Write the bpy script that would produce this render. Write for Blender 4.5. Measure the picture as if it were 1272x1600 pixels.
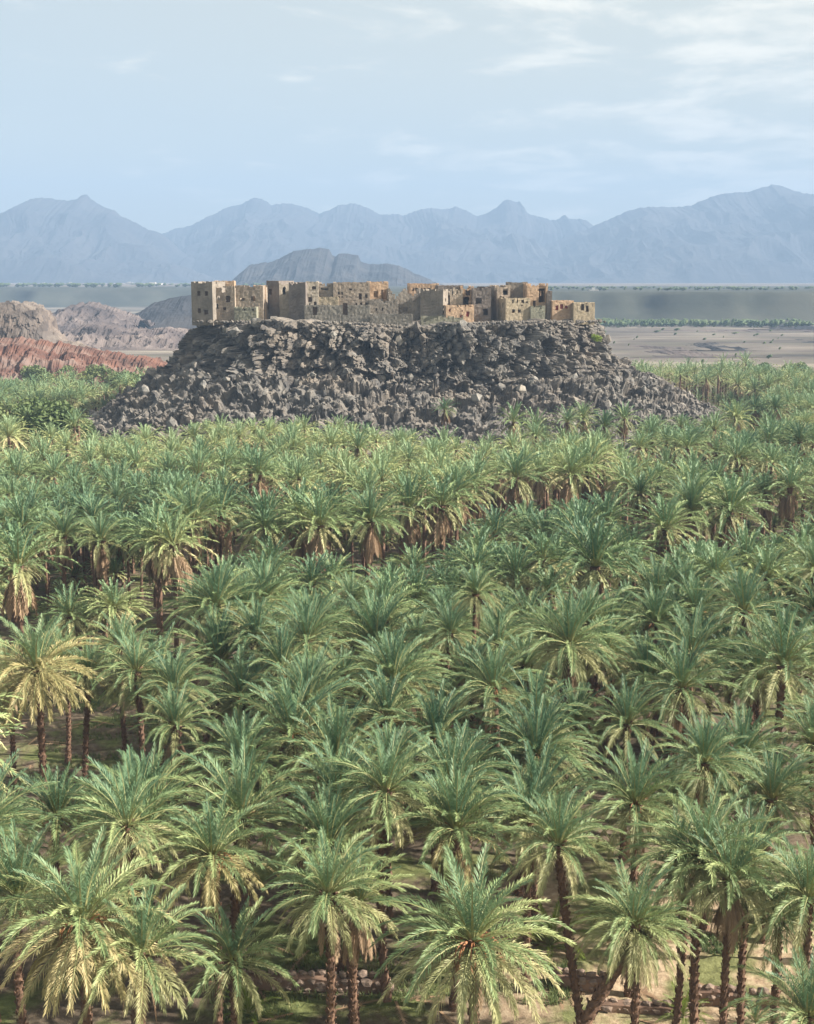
import bpy, math, random
import numpy as np
from mathutils import Vector, Matrix, noise as mnoise

for o in list(bpy.data.objects): bpy.data.objects.remove(o)
R = math.radians
scene = bpy.context.scene
C = scene.collection
PI = math.pi

# ------------------------------------------------------------------ camera
CAMZ = 30.0; FPX = 2000.0; HORIZON = 440.0
TH = math.atan((800 - HORIZON) / FPX)
cam_data = bpy.data.cameras.new('camera')
cam_data.sensor_fit = 'VERTICAL'; cam_data.sensor_height = 24.0
cam_data.lens = 24.0 * FPX / 1600.0
cam_data.clip_start = 0.5; cam_data.clip_end = 40000
cam = bpy.data.objects.new('camera', cam_data); C.objects.link(cam)
cam.location = (0, 0, CAMZ); cam.rotation_euler = (PI/2 - TH, 0, 0)
scene.camera = cam

# ------------------------------------------------------------------ sun, sky, exposure
SUN = Vector((0.84, -0.10, 0.54)).normalized()
SUN_EL = math.asin(SUN.z); SUN_ROT = math.atan2(SUN.x, SUN.y)
sl = bpy.data.lights.new('sun', 'SUN'); sl.energy = 5.0; sl.angle = R(0.55); sl.color = (1.0, 0.93, 0.82)
so = bpy.data.objects.new('sun', sl); C.objects.link(so)
so.rotation_euler = (-SUN).to_track_quat('-Z', 'Y').to_euler()
so.location = (60, -20, 80)
scene.view_settings.view_transform = 'Standard'
scene.view_settings.look = 'None'
scene.view_settings.gamma = 1.0
scene.view_settings.use_curve_mapping = False
scene.view_settings.exposure = 1.55

w = bpy.data.worlds.new('World'); scene.world = w; w.use_nodes = True
nt = w.node_tree; nt.nodes.clear()
N = nt.nodes.new; Lk = nt.links.new
out = N('ShaderNodeOutputWorld'); bg = N('ShaderNodeBackground'); bg.inputs['Strength'].default_value = 0.054
sky = N('ShaderNodeTexSky'); sky.sky_type = 'NISHITA'; sky.sun_disc = False
sky.sun_elevation = SUN_EL; sky.sun_rotation = SUN_ROT
sky.air_density = 1.0; sky.dust_density = 1.6; sky.ozone_density = 1.2; sky.altitude = 200
tc = N('ShaderNodeTexCoord'); sep = N('ShaderNodeSeparateXYZ'); Lk(tc.outputs['Generated'], sep.inputs[0])
# thin high cloud: project the direction on a high layer so clouds flatten to the horizon
mx = N('ShaderNodeMath'); mx.operation = 'ADD'; mx.inputs[1].default_value = 0.10; Lk(sep.outputs['Z'], mx.inputs[0])
mx2 = N('ShaderNodeMath'); mx2.operation = 'MAXIMUM'; mx2.inputs[1].default_value = 0.03; Lk(mx.outputs[0], mx2.inputs[0])
dvx = N('ShaderNodeMath'); dvx.operation = 'DIVIDE'; Lk(sep.outputs['X'], dvx.inputs[0]); Lk(mx2.outputs[0], dvx.inputs[1])
dvy = N('ShaderNodeMath'); dvy.operation = 'DIVIDE'; Lk(sep.outputs['Y'], dvy.inputs[0]); Lk(mx2.outputs[0], dvy.inputs[1])
cmb = N('ShaderNodeCombineXYZ'); Lk(dvx.outputs[0], cmb.inputs[0]); Lk(dvy.outputs[0], cmb.inputs[1])
cn = N('ShaderNodeTexNoise'); cn.inputs['Scale'].default_value = 2.1; cn.inputs['Detail'].default_value = 9; cn.inputs['Roughness'].default_value = 0.62
cn.inputs['Distortion'].default_value = 0.3
mp = N('ShaderNodeMapping'); mp.inputs['Location'].default_value = (3.1, 7.4, 0); Lk(cmb.outputs[0], mp.inputs[0]); Lk(mp.outputs[0], cn.inputs['Vector'])
# more cloud towards the sun's side of the sky
bx = N('ShaderNodeMapRange'); bx.inputs['From Min'].default_value = -0.35; bx.inputs['From Max'].default_value = 0.9
bx.inputs['To Min'].default_value = -0.10; bx.inputs['To Max'].default_value = 0.34; Lk(sep.outputs['X'], bx.inputs['Value'])
ad = N('ShaderNodeMath'); ad.operation = 'ADD'; Lk(cn.outputs['Fac'], ad.inputs[0]); Lk(bx.outputs[0], ad.inputs[1])
cr = N('ShaderNodeMapRange'); cr.interpolation_type = 'SMOOTHSTEP'
cr.inputs['From Min'].default_value = 0.52; cr.inputs['From Max'].default_value = 0.74
cr.inputs['To Min'].default_value = 0.0; cr.inputs['To Max'].default_value = 0.75; Lk(ad.outputs[0], cr.inputs['Value'])
mixc = N('ShaderNodeMix'); mixc.data_type = 'RGBA'; Lk(cr.outputs[0], mixc.inputs['Factor'])
skt = N('ShaderNodeMix'); skt.data_type = 'RGBA'; skt.blend_type = 'MIX'; vf = N('ShaderNodeMapRange'); vf.inputs['From Min'].default_value = -0.4; vf.inputs['From Max'].default_value = 0.4; vf.inputs['To Min'].default_value = 0.50; vf.inputs['To Max'].default_value = 0.86; Lk(sep.outputs['X'], vf.inputs['Value']); hz = N('ShaderNodeMapRange'); hz.interpolation_type = 'SMOOTHSTEP'; hz.inputs['From Min'].default_value = 0.0; hz.inputs['From Max'].default_value = 0.30; hz.inputs['To Min'].default_value = 0.92; hz.inputs['To Max'].default_value = 0.0; Lk(sep.outputs['Z'], hz.inputs['Value'])
vm_ = N('ShaderNodeMath'); vm_.operation = 'MAXIMUM'; Lk(vf.outputs[0], vm_.inputs[0]); Lk(hz.outputs[0], vm_.inputs[1]); Lk(vm_.outputs[0], skt.inputs['Factor'])
Lk(sky.outputs[0], skt.inputs['A']); skt.inputs['B'].default_value = (6.5, 6.0, 4.2, 1)      # thin milky veil over the whole sky
Lk(skt.outputs['Result'], mixc.inputs['A']); mixc.inputs['B'].default_value = (10.5, 9.3, 7.2, 1)
Lk(mixc.outputs['Result'], bg.inputs['Color']); Lk(bg.outputs[0], out.inputs[0])

scene.cycles.max_bounces = 6; scene.cycles.diffuse_bounces = 1; scene.cycles.glossy_bounces = 1
scene.cycles.transmission_bounces = 3; scene.cycles.transparent_max_bounces = 4; scene.cycles.volume_bounces = 0
scene.cycles.caustics_reflective = False; scene.cycles.caustics_refractive = False

# ------------------------------------------------------------------ helpers
CT, ST = math.cos(TH), math.sin(TH)
def ray(px, py):
    u = (px - 636) / FPX; v = (800 - py) / FPX
    return (u, CT + v*ST, -ST + v*CT)
def atY(px, py, Y):
    d = ray(px, py); t = Y / d[1]
    return (d[0]*t, Y, CAMZ + d[2]*t)
def atZ(px, py, z):
    d = ray(px, py); t = (z - CAMZ) / d[2]
    return (d[0]*t, d[1]*t, z)
def proj(x, y, z):
    dz = z - CAMZ
    f = y*CT - dz*ST; up = y*ST + dz*CT
    return 636 + FPX*x/f, 800 - FPX*up/f

def tag(o, label=None, cat=None, group=None, kind=None):
    if label: o['label'] = label
    if cat: o['category'] = cat
    if group: o['group'] = group
    if kind: o['kind'] = kind
    return o
def mesh_np(name, verts, faces, mats, midx=None, tint=None, smooth=False):
    """faces: (n,3) or (n,4) int array (or list of both)"""
    me = bpy.data.meshes.new(name)
    if not isinstance(faces, list): faces = [faces]
    faces = [np.asarray(f, np.int32) for f in faces if len(f)]
    verts = np.asarray(verts, np.float32)
    me.vertices.add(len(verts)); me.vertices.foreach_set('co', verts.ravel())
    loops = np.concatenate([f.ravel() for f in faces]); cnt = np.concatenate([np.full(len(f), f.shape[1], np.int32) for f in faces])
    me.loops.add(len(loops)); me.loops.foreach_set('vertex_index', loops)
    me.polygons.add(len(cnt)); me.polygons.foreach_set('loop_start', np.concatenate([[0], np.cumsum(cnt)[:-1]]).astype(np.int32))
    me.polygons.foreach_set('loop_total', cnt)
    if midx is not None: me.polygons.foreach_set('material_index', np.asarray(midx, np.int32))
    me.polygons.foreach_set('use_smooth', np.full(len(cnt), smooth))
    if tint is not None:
        a = me.attributes.new('tint', 'FLOAT', 'POINT'); a.data.foreach_set('value', np.asarray(tint, np.float32))
    for m in (mats if isinstance(mats, (list, tuple)) else [mats]): me.materials.append(m)
    me.update(calc_edges=True); me.validate()
    return me
def link(name, me, parent=None, loc=None, rot=None, scl=None):
    o = bpy.data.objects.new(name, me); C.objects.link(o)
    if parent is not None: o.parent = parent
    if loc is not None: o.location = loc
    if rot is not None: o.rotation_euler = rot
    if scl is not None: o.scale = scl if hasattr(scl, '__len__') else (scl,)*3
    return o
def empty(name, loc, rz=0):
    o = link(name, None, None, loc, (0, 0, rz)); o.empty_display_size = 0.5
    return o

# vectorised gradient-free value noise
def _h(ix, iy, iz, s=0):
    n = (ix.astype(np.int64)*374761393 + iy.astype(np.int64)*668265263 + iz.astype(np.int64)*2147483647 + s*1274126177) & 0xffffffff
    n = ((n ^ (n >> 13)) * 1274126177) & 0xffffffff
    n = n ^ (n >> 16)
    n = (n * 2246822519) & 0xffffffff
    return ((n ^ (n >> 15)) & 0xffffff) / float(0xffffff)
def vnoise(x, y, z=None, s=0):
    x = np.asarray(x, float); y = np.asarray(y, float)
    z = np.zeros_like(x) if z is None else np.asarray(z, float)
    x0, y0, z0 = np.floor(x), np.floor(y), np.floor(z)
    fx, fy, fz = x-x0, y-y0, z-z0
    fx = fx*fx*fx*(fx*(fx*6-15)+10); fy = fy*fy*fy*(fy*(fy*6-15)+10); fz = fz*fz*fz*(fz*(fz*6-15)+10)
    r = 0
    for dx in (0, 1):
        for dy in (0, 1):
            for dz in (0, 1):
                r = r + (fx if dx else 1-fx)*(fy if dy else 1-fy)*(fz if dz else 1-fz)*_h(x0+dx, y0+dy, z0+dz, s)
    return r*2-1
def fbm(x, y, z=None, o=4, s=0, g=0.5):
    a, f, r, t = 1, 1, 0, 0
    for k in range(o):
        r = r + a*vnoise(np.asarray(x)*f+17.3*k, np.asarray(y)*f-9.1*k, None if z is None else np.asarray(z)*f+4.7*k, s+k); t += a; a *= g; f *= 2.03
    return r/t
def ridged(x, y, o=5, s=0):
    a, f, r, t = 1, 1, 0, 0
    for k in range(o):
        n = 1-np.abs(vnoise(np.asarray(x)*f+7.3*k, np.asarray(y)*f-3.1*k, None, s+k))*2.0
        r = r + a*n; t += a; a *= 0.5; f *= 2.1
    return r/t
def voro(x, y, z, s=0):
    """nearest cell: returns random id value in [0,1], and F1, F2"""
    x0, y0, z0 = np.floor(x), np.floor(y), np.floor(z)
    b1 = np.full(x.shape, 9.0); b2 = np.full(x.shape, 9.0); idv = np.zeros(x.shape)
    for dx in (-1, 0, 1):
        for dy in (-1, 0, 1):
            for dz in (-1, 0, 1):
                cx, cy, cz = x0+dx, y0+dy, z0+dz
                px = cx+_h(cx, cy, cz, s+1); py = cy+_h(cx, cy, cz, s+2); pz = cz+_h(cx, cy, cz, s+3)
                d = np.sqrt((px-x)**2+(py-y)**2+(pz-z)**2)
                v = _h(cx, cy, cz, s+4)
                m = d < b1
                b2 = np.where(m, b1, np.minimum(b2, d)); idv = np.where(m, v, idv); b1 = np.where(m, d, b1)
    return idv, b1, b2
def grid_faces(nr, nc, wrap=False):
    i = np.arange((nr-1)*(nc if wrap else nc-1)); w_ = nc if wrap else nc-1
    r = i//w_; c = i % w_; c2 = (c+1) % nc
    return np.stack([r*nc+c, r*nc+c2, (r+1)*nc+c2, (r+1)*nc+c], 1)

# ------------------------------------------------------------------ materials
def mat_new(name):
    m = bpy.data.materials.new(name); m.use_nodes = True; t = m.node_tree; t.nodes.clear()
    o = t.nodes.new('ShaderNodeOutputMaterial'); p = t.nodes.new('ShaderNodeBsdfPrincipled')
    t.links.new(p.outputs[0], o.inputs[0]); return m, t, p, o
def ramp(t, stops, fac):
    r = t.nodes.new('ShaderNodeValToRGB'); e = r.color_ramp.elements
    while len(e) < len(stops): e.new(0.5)
    for k, (pos, col) in enumerate(stops):
        e[k].position = pos; e[k].color = (*col, 1)
    t.links.new(fac, r.inputs[0]); return r
def noise_node(t, scale, detail=5, rough=0.55, coords='pos', vscale=None, dist=0.0):
    n = t.nodes.new('ShaderNodeTexNoise'); n.inputs['Scale'].default_value = scale; n.inputs['Detail'].default_value = detail
    n.inputs['Roughness'].default_value = rough; n.inputs['Distortion'].default_value = dist
    if coords == 'pos': src = t.nodes.new('ShaderNodeNewGeometry').outputs['Position']
    else: src = t.nodes.new('ShaderNodeTexCoord').outputs['Object']
    if vscale:
        mpn = t.nodes.new('ShaderNodeMapping'); mpn.inputs['Scale'].default_value = vscale
        t.links.new(src, mpn.inputs[0]); src = mpn.outputs[0]
    t.links.new(src, n.inputs['Vector']); return n
def mixcol(t, fac, a, b, mode='MIX'):
    m = t.nodes.new('ShaderNodeMix'); m.data_type = 'RGBA'; m.blend_type = mode
    if isinstance(fac, (int, float)): m.inputs['Factor'].default_value = fac
    else: t.links.new(fac, m.inputs['Factor'])
    for k, v in (('A', a), ('B', b)):
        if isinstance(v, tuple): m.inputs[k].default_value = (*v, 1)
        else: t.links.new(v, m.inputs[k])
    return m.outputs['Result']
def bump(t, p, h, strength, dist):
    b = t.nodes.new('ShaderNodeBump'); b.inputs['Strength'].default_value = strength; b.inputs['Distance'].default_value = dist
    t.links.new(h, b.inputs['Height']); t.links.new(b.outputs[0], p.inputs['Normal'])
def maprange(t, v, a, b, c=0.0, d=1.0):
    m = t.nodes.new('ShaderNodeMapRange'); m.inputs['From Min'].default_value = a; m.inputs['From Max'].default_value = b
    m.inputs['To Min'].default_value = c; m.inputs['To Max'].default_value = d; t.links.new(v, m.inputs['Value']); return m.outputs[0]

def leaf_material(name, stops, rough=0.5, transl=0.16, spec=0.28):
    m, t, p, o = mat_new(name)
    at = t.nodes.new('ShaderNodeAttribute'); at.attribute_name = 'tint'
    oi = t.nodes.new('ShaderNodeObjectInfo')
    a = t.nodes.new('ShaderNodeMath'); a.operation = 'MULTIPLY_ADD'; a.inputs[1].default_value = 0.55
    t.links.new(at.outputs['Fac'], a.inputs[0])
    b = t.nodes.new('ShaderNodeMath'); b.operation = 'MULTIPLY'; b.inputs[1].default_value = 0.45; t.links.new(oi.outputs['Random'], b.inputs[0])
    t.links.new(b.outputs[0], a.inputs[2])
    # trees differ in patches over the grove
    nz = noise_node(t, 0.035, 2); nf = maprange(t, nz.outputs['Fac'], 0.32, 0.68, -0.36, 0.36)
    c = t.nodes.new('ShaderNodeMath'); c.operation = 'ADD'; t.links.new(a.outputs[0], c.inputs[0]); t.links.new(nf, c.inputs[1])
    r = ramp(t, stops, c.outputs[0])
    t.links.new(r.outputs[0], p.inputs['Base Color']); p.inputs['Roughness'].default_value = rough
    p.inputs['Specular IOR Level'].default_value = spec
    tr = t.nodes.new('ShaderNodeBsdfTranslucent'); t.links.new(r.outputs[0], tr.inputs[0])
    mxs = t.nodes.new('ShaderNodeMixShader'); mxs.inputs[0].default_value = transl
    t.links.new(p.outputs[0], mxs.inputs[1]); t.links.new(tr.outputs[0], mxs.inputs[2]); t.links.new(mxs.outputs[0], o.inputs[0])
    return m
M_YOUNG = leaf_material('leaf_young', [(0.0, (.085, .165, .10)), (0.5, (.17, .275, .15)), (1.0, (.30, .40, .21))])
M_LEAF = leaf_material('leaf_mature', [(0.0, (.085, .155, .075)), (0.5, (.215, .295, .125)), (1.0, (.44, .48, .21))])
M_OLD = leaf_material('leaf_old', [(0.0, (.18, .21, .095)), (0.5, (.36, .36, .17)), (1.0, (.58, .51, .28))])
M_GOLD = leaf_material('leaf_golden', [(0.0, (.24, .22, .09)), (0.5, (.41, .35, .16)), (1.0, (.54, .45, .24))])
M_DRY = leaf_material('leaf_dry', [(0.0, (.20, .13, .085)), (0.5, (.36, .25, .16)), (1.0, (.52, .39, .26))], 0.8, 0.15, 0.1)
M_BUSH = leaf_material('bush_leaf', [(0.0, (.08, .13, .055)), (0.5, (.14, .19, .075)), (1.0, (.24, .27, .11))], 0.6, 0.25, 0.2)
M_YBUSH = leaf_material('yellow_bush_leaf', [(0.0, (.14, .20, .03)), (1.0, (.26, .34, .06))], 0.5, 0.35, 0.3)

def simple(name, col, rough=0.8, nscale=6, var=0.3, bmp=0.3, coords='obj', col2=None, vscale=None, bdist=0.02, spec=0.25):
    m, t, p, o = mat_new(name)
    n = noise_node(t, nscale, 6, 0.6, coords, vscale)
    c2 = col2 or tuple(c*(1-var) for c in col)
    n2 = maprange(t, n.outputs['Fac'], 0.3, 0.7)
    t.links.new(mixcol(t, n2, c2, col), p.inputs['Base Color']); p.inputs['Roughness'].default_value = rough
    p.inputs['Specular IOR Level'].default_value = spec
    if bmp: bump(t, p, n.outputs['Fac'], bmp, bdist)
    return m
M_TRUNK = simple('palm_trunk', (.24, .145, .095), 0.9, 5, col2=(.10, .062, .045), bmp=0.5, bdist=0.04)
M_STALK = simple('fruit_stalk', (.42, .19, .08), 0.6, 8, col2=(.22, .09, .05), bmp=0)
M_RACHIS = simple('frond_rib', (.34, .33, .15), 0.5, 6, col2=(.22, .24, .10), bmp=0)
M_DRIB = simple('dry_frond_rib', (.38, .25, .15), 0.7, 6, bmp=0)

# basalt of the rock hill: dark varnish, paler broken faces and dust on ledges
def rock_material(name, dark, mid, pale, scale=0.35, rs=1.0, dust=(.27, .23, .195)):
    m, t, p, o = mat_new(name)
    n = noise_node(t, scale, 8, 0.65)
    v = t.nodes.new('ShaderNodeTexVoronoi'); v.inputs['Scale'].default_value = 0.9*rs; v.inputs['Randomness'].default_value = 1
    g = t.nodes.new('ShaderNodeNewGeometry'); t.links.new(g.outputs['Position'], v.inputs['Vector'])
    hs = t.nodes.new('ShaderNodeSeparateColor'); t.links.new(v.outputs['Color'], hs.inputs[0])
    r = ramp(t, [(0.33, dark), (0.52, mid), (0.72, pale)], n.outputs['Fac'])
    c1 = mixcol(t, maprange(t, hs.outputs[0], 0.0, 1.0, 0.0, 0.6), r.outputs[0], pale)
    sx = t.nodes.new('ShaderNodeSeparateXYZ'); t.links.new(g.outputs['Normal'], sx.inputs[0])
    n3 = noise_node(t, 1.6*rs, 4)
    up = t.nodes.new('ShaderNodeMath'); up.operation = 'MULTIPLY'; t.links.new(maprange(t, sx.outputs['Z'], 0.45, 0.95), up.inputs[0]); t.links.new(maprange(t, n3.outputs['Fac'], 0.4, 0.65, 0, 0.75), up.inputs[1])
    nL = noise_node(t, 0.09*rs, 4, 0.6); c1 = mixcol(t, maprange(t, nL.outputs['Fac'], 0.42, 0.62, 0, 0.75), c1, mixcol(t, 1.0, c1, (1.16, 1.05, .95), 'MULTIPLY'))
    c2 = mixcol(t, up.outputs[0], c1, dust)
    t.links.new(c2, p.inputs['Base Color']); p.inputs['Roughness'].default_value = 0.85; p.inputs['Specular IOR Level'].default_value = 0.3
    nb = noise_node(t, 3.5*rs, 6, 0.7); bump(t, p, nb.outputs['Fac'], 0.6, 0.25)
    return m
M_ROCK = rock_material('basalt_rock', (.042, .043, .048), (.09, .087, .084), (.21, .19, .165))
M_ROCKFAR = rock_material('hill_rock', (.05, .043, .043), (.10, .085, .08), (.19, .16, .14), 0.08, 0.3)

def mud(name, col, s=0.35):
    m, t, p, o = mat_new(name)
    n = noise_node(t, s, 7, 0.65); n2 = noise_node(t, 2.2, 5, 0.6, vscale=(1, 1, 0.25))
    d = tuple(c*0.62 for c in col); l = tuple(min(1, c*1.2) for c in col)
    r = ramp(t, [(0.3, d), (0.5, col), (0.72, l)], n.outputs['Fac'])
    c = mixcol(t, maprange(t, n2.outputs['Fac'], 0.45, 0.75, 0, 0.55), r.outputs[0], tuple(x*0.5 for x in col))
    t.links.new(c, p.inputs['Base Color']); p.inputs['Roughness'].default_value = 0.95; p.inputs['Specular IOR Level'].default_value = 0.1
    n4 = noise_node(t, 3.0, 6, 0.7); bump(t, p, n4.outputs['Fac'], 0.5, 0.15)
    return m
M_BOULDER = rock_material('broken_basalt_sunlit', (.075, .074, .077), (.15, .147, .142), (.31, .29, .255), 0.35, 1.6)  # paler than the hill's basalt: broken faces, with sunlight put into the colour
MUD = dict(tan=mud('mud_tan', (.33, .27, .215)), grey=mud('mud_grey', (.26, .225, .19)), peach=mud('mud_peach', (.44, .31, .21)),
           yellow=mud('mud_yellow', (.40, .33, .235)), dark=mud('mud_dark_shade', (.20, .17, .15)), pale=mud('mud_pale', (.42, .36, .29)),  # the dark mud has the houses' shade put into its colour
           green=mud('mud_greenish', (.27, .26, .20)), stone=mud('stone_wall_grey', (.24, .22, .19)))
M_WOOD = simple('weathered_wood', (.10, .065, .045), 0.8, 9, vscale=(1, 1, 0.2))
M_REDW = simple('red_shutter_wood', (.30, .06, .045), 0.7, 9)
M_WHITE = simple('whitewash', (.60, .58, .54), 0.8, 2, var=0.1, bmp=0)

# ground
m, t, p, o = mat_new('oasis_ground'); M_GROUND = m
g = t.nodes.new('ShaderNodeNewGeometry'); sx = t.nodes.new('ShaderNodeSeparateXYZ'); t.links.new(g.outputs['Position'], sx.inputs[0])
n1 = noise_node(t, 0.25, 6, 0.6); n2 = noise_node(t, 2.5, 6, 0.7); n3 = noise_node(t, 0.012, 7, 0.62, vscale=(0.55, 1, 1)); n4 = noise_node(t, 0.05, 6, 0.6, vscale=(0.4, 1, 1))
soil0 = ramp(t, [(0.32, (.075, .055, .042)), (0.5, (.13, .10, .072)), (0.68, (.20, .16, .115))], n2.outputs['Fac'])
sand = ramp(t, [(0.32, (.26, .18, .12)), (0.5, (.40, .30, .20)), (0.68, (.54, .43, .30))], n2.outputs['Fac'])
# the bare sandy plot lies to the right, near the stone walls
vm = t.nodes.new('ShaderNodeVectorMath'); vm.operation = 'DISTANCE'; vm.inputs[1].default_value = (14, 53, 0); t.links.new(g.outputs['Position'], vm.inputs[0])
pl = t.nodes.new('ShaderNodeMath'); pl.operation = 'MULTIPLY_ADD'; pl.inputs[1].default_value = 12; t.links.new(n1.outputs['Fac'], pl.inputs[0]); t.links.new(vm.outputs['Value'], pl.inputs[2])
class _S: pass
soil = _S(); soil.outputs = [mixcol(t, maprange(t, pl.outputs[0], 13, 19), sand.outputs[0], soil0.outputs[0])]
gr = ramp(t, [(0.3, (.07, .09, .03)), (0.7, (.19, .22, .08))], n2.outputs['Fac'])
near = mixcol(t, maprange(t, n1.outputs['Fac'], 0.47, 0.58, 0, 0.85), soil.outputs[0], gr.outputs[0])
far = ramp(t, [(0.36, (.06, .055, .052)), (0.46, (.11, .095, .085)), (0.55, (.18, .155, .135)), (0.66, (.34, .30, .25))], n3.outputs['Fac'])
far2 = mixcol(t, maprange(t, n4.outputs['Fac'], 0.5, 0.66, 0, 0.55), far.outputs[0], (.13, .13, .09))
c = mixcol(t, maprange(t, sx.outputs['Y'], 330, 520), near, far2)
t.links.new(c, p.inputs['Base Color']); p.inputs['Roughness'].default_value = 0.95; p.inputs['Specular IOR Level'].default_value = 0.1
bump(t, p, n2.outputs['Fac'], 0.8, 0.12)

# red earth and far mountains
def terrain_mat(name, stops, sc, vs=None, streak=None):
    m, t, p, o = mat_new(name); n = noise_node(t, sc, 8, 0.65, vscale=vs)
    r = ramp(t, stops, n.outputs['Fac']); c = r.outputs[0]
    if streak:
        n2 = noise_node(t, streak[0], 6, 0.6, vscale=streak[2]); c = mixcol(t, maprange(t, n2.outputs['Fac'], 0.5, 0.62, 0, 0.8), c, streak[1])
    t.links.new(c, p.inputs['Base Color']); p.inputs['Roughness'].default_value = 0.95; p.inputs['Specular IOR Level'].default_value = 0.1
    bump(t, p, n.outputs['Fac'], 0.6, 0.6/sc*0.05)
    return m
M_RED = terrain_mat('red_earth', [(0.3, (.055, .042, .038)), (0.5, (.12, .062, .048)), (0.7, (.21, .115, .085))], 0.16, (0.5, 1, 1), (0.1, (.20, .15, .13), (0.3, 1, 1)))
M_MOUNT = terrain_mat('mountain_rock', [(0.35, (.035, .037, .048)), (0.5, (.052, .05, .058)), (0.65, (.075, .07, .075))], 0.006)
M_HILL = terrain_mat('dark_hill_rock', [(0.35, (.025, .027, .032)), (0.5, (.045, .045, .05)), (0.65, (.075, .07, .07))], 0.02)
M_BADLAND = terrain_mat('badland_earth', [(0.35, (.05, .043, .045)), (0.5, (.10, .082, .08)), (0.65, (.19, .155, .14))], 0.03, (0.6, 1, 1))
M_PLATEAU = terrain_mat('lava_plateau_rock', [(0.35, (.045, .05, .04)), (0.5, (.06, .065, .052)), (0.65, (.08, .082, .066))], 0.02)

# ================================================================== SETTING
def axis(parts):
    out_ = []
    for a, b, n in parts: out_ += list(np.linspace(a, b, n, endpoint=False))
    return np.array(out_ + [parts[-1][1]])
xs = axis([(-6500, -600, 12), (-600, -80, 20), (-80, 80, 240), (80, 600, 20), (600, 6500, 12)])
ys = axis([(-900, 20, 8), (20, 130, 180), (130, 300, 60), (300, 1200, 80), (1200, 6800, 25)])
X, Y = np.meshgrid(xs, ys)
fade = np.clip((240-Y)/60, 0, 1)*np.clip((140-np.abs(X))/40, 0, 1)
Z = fade*(0.22*fbm(X*0.12, Y*0.12, None, 3, 5) + 0.10*fbm(X*0.7, Y*0.7, None, 3, 9))
Z += np.clip((Y-430)/200, 0, 1)*1.1*fbm(X*0.01, Y*0.02, None, 4, 77)*np.clip((1500-Y)/500, 0, 1)
ground = link('ground', mesh_np('ground', np.stack([X.ravel(), Y.ravel(), Z.ravel()], 1), grid_faces(len(ys), len(xs)), M_GROUND, smooth=True))
tag(ground, kind='structure')
def gz(x, y):
    f = min(max((240-y)/60, 0), 1)*min(max((140-abs(x))/40, 0), 1)
    return float(f*(0.22*fbm(x*0.12, y*0.12, None, 3, 5) + 0.10*fbm(x*0.7, y*0.7, None, 3, 9)))

# ridges and hills from a skyline given at a distance, with real front and back slopes
def ridge(name, pts, Yr, front, back, mat, amp, nscale, nx=300, nt_=60, seed=0, base=-2.0, power=0.8, extend=True, jag=0.0, warp=0.0):
    px = np.array([q[0] for q in pts], float); py = np.array([q[1] for q in pts], float)
    P = [atY(a, b, Yr) for a, b in pts]; wx = np.array([q[0] for q in P]); wz = np.array([q[2] for q in P])
    if extend:
        wd = wx[-1]-wx[0]
        wx = np.concatenate([[wx[0]-wd*0.5, wx[0]-wd*0.25], wx, [wx[-1]+wd*0.25, wx[-1]+wd*0.5]])
        wz = np.concatenate([[wz[0]*0.6, wz[0]*0.9], wz, [wz[-1]*0.9, wz[-1]*0.55]])
    x = np.linspace(wx[0], wx[-1], nx); z = np.interp(x, wx, wz)
    z = z + jag*fbm(x/nscale*4, x*0+seed, None, 4, seed) + .55*jag*ridged(x/nscale*11, x*0+seed, 4, seed+3)
    tf = np.linspace(0, 1, nt_); tb = np.linspace(1, 0, nt_//3)[1:]
    T = np.concatenate([tf, tb]); YY = np.concatenate([Yr-front*(1-tf), Yr+back*(1-tb)])
    XX, TT = np.meshgrid(x, T); ZZ = np.tile(z, (len(T), 1)); Y2 = np.tile(YY[:, None], (1, nx))
    prof = TT**power
    nz = ridged(XX/nscale, Y2/nscale*0.55, 5, seed)
    envl = np.clip(TT*(1-TT)*4, 0, 1)
    H = base + (ZZ-base)*prof + envl*amp*(nz-0.35)
    H = np.maximum(H, base) if extend else H
    XX = XX + warp*envl*fbm(XX/nscale, Y2/nscale, None, 3, seed+5)
    me = mesh_np(name, np.stack([XX.ravel(), Y2.ravel(), H.ravel()], 1), grid_faces(len(T), nx), mat, smooth=False)
    return tag(link(name, me), kind='structure')
mleft = [(-60, 352), (0, 334), (25, 322), (50, 311), (75, 311), (100, 313), (120, 310), (127, 305), (136, 306), (142, 312), (155, 320), (175, 328), (200, 344), (225, 355), (245, 362), (258, 372), (285, 392), (320, 415), (350, 432), (400, 445)]
mmid = [(150, 400), (200, 385), (245, 366), (270, 359), (290, 355), (305, 350), (330, 338), (350, 328), (370, 320), (385, 312), (400, 308), (412, 313), (425, 321), (440, 317), (455, 318), (475, 324), (498, 333), (515, 326), (530, 320), (548, 315), (565, 320), (580, 327), (595, 337), (615, 337), (632, 335), (645, 330), (660, 327), (680, 327), (695, 329), (705, 326), (712, 322), (722, 328), (735, 332), (745, 341), (760, 336), (775, 326), (785, 316), (793, 313), (800, 315), (808, 317), (813, 314), (818, 326), (832, 337), (850, 343), (868, 345), (875, 340), (883, 335), (890, 341), (905, 339), (918, 346), (930, 356), (960, 370), (1000, 390), (1050, 410)]
mright = [(760, 425), (800, 410), (850, 385), (900, 365), (928, 353), (940, 347), (955, 340), (975, 331), (1000, 325), (1020, 323), (1050, 324), (1080, 320), (1110, 307), (1140, 302), (1165, 302), (1190, 294), (1207, 288), (1230, 294), (1255, 303), (1285, 307), (1340, 325), (1400, 330)]
ridge('mountain_range', mmid, 5200, 1100, 600, M_MOUNT, 60, 240, 700, 110, 11, jag=9, warp=60)
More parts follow.
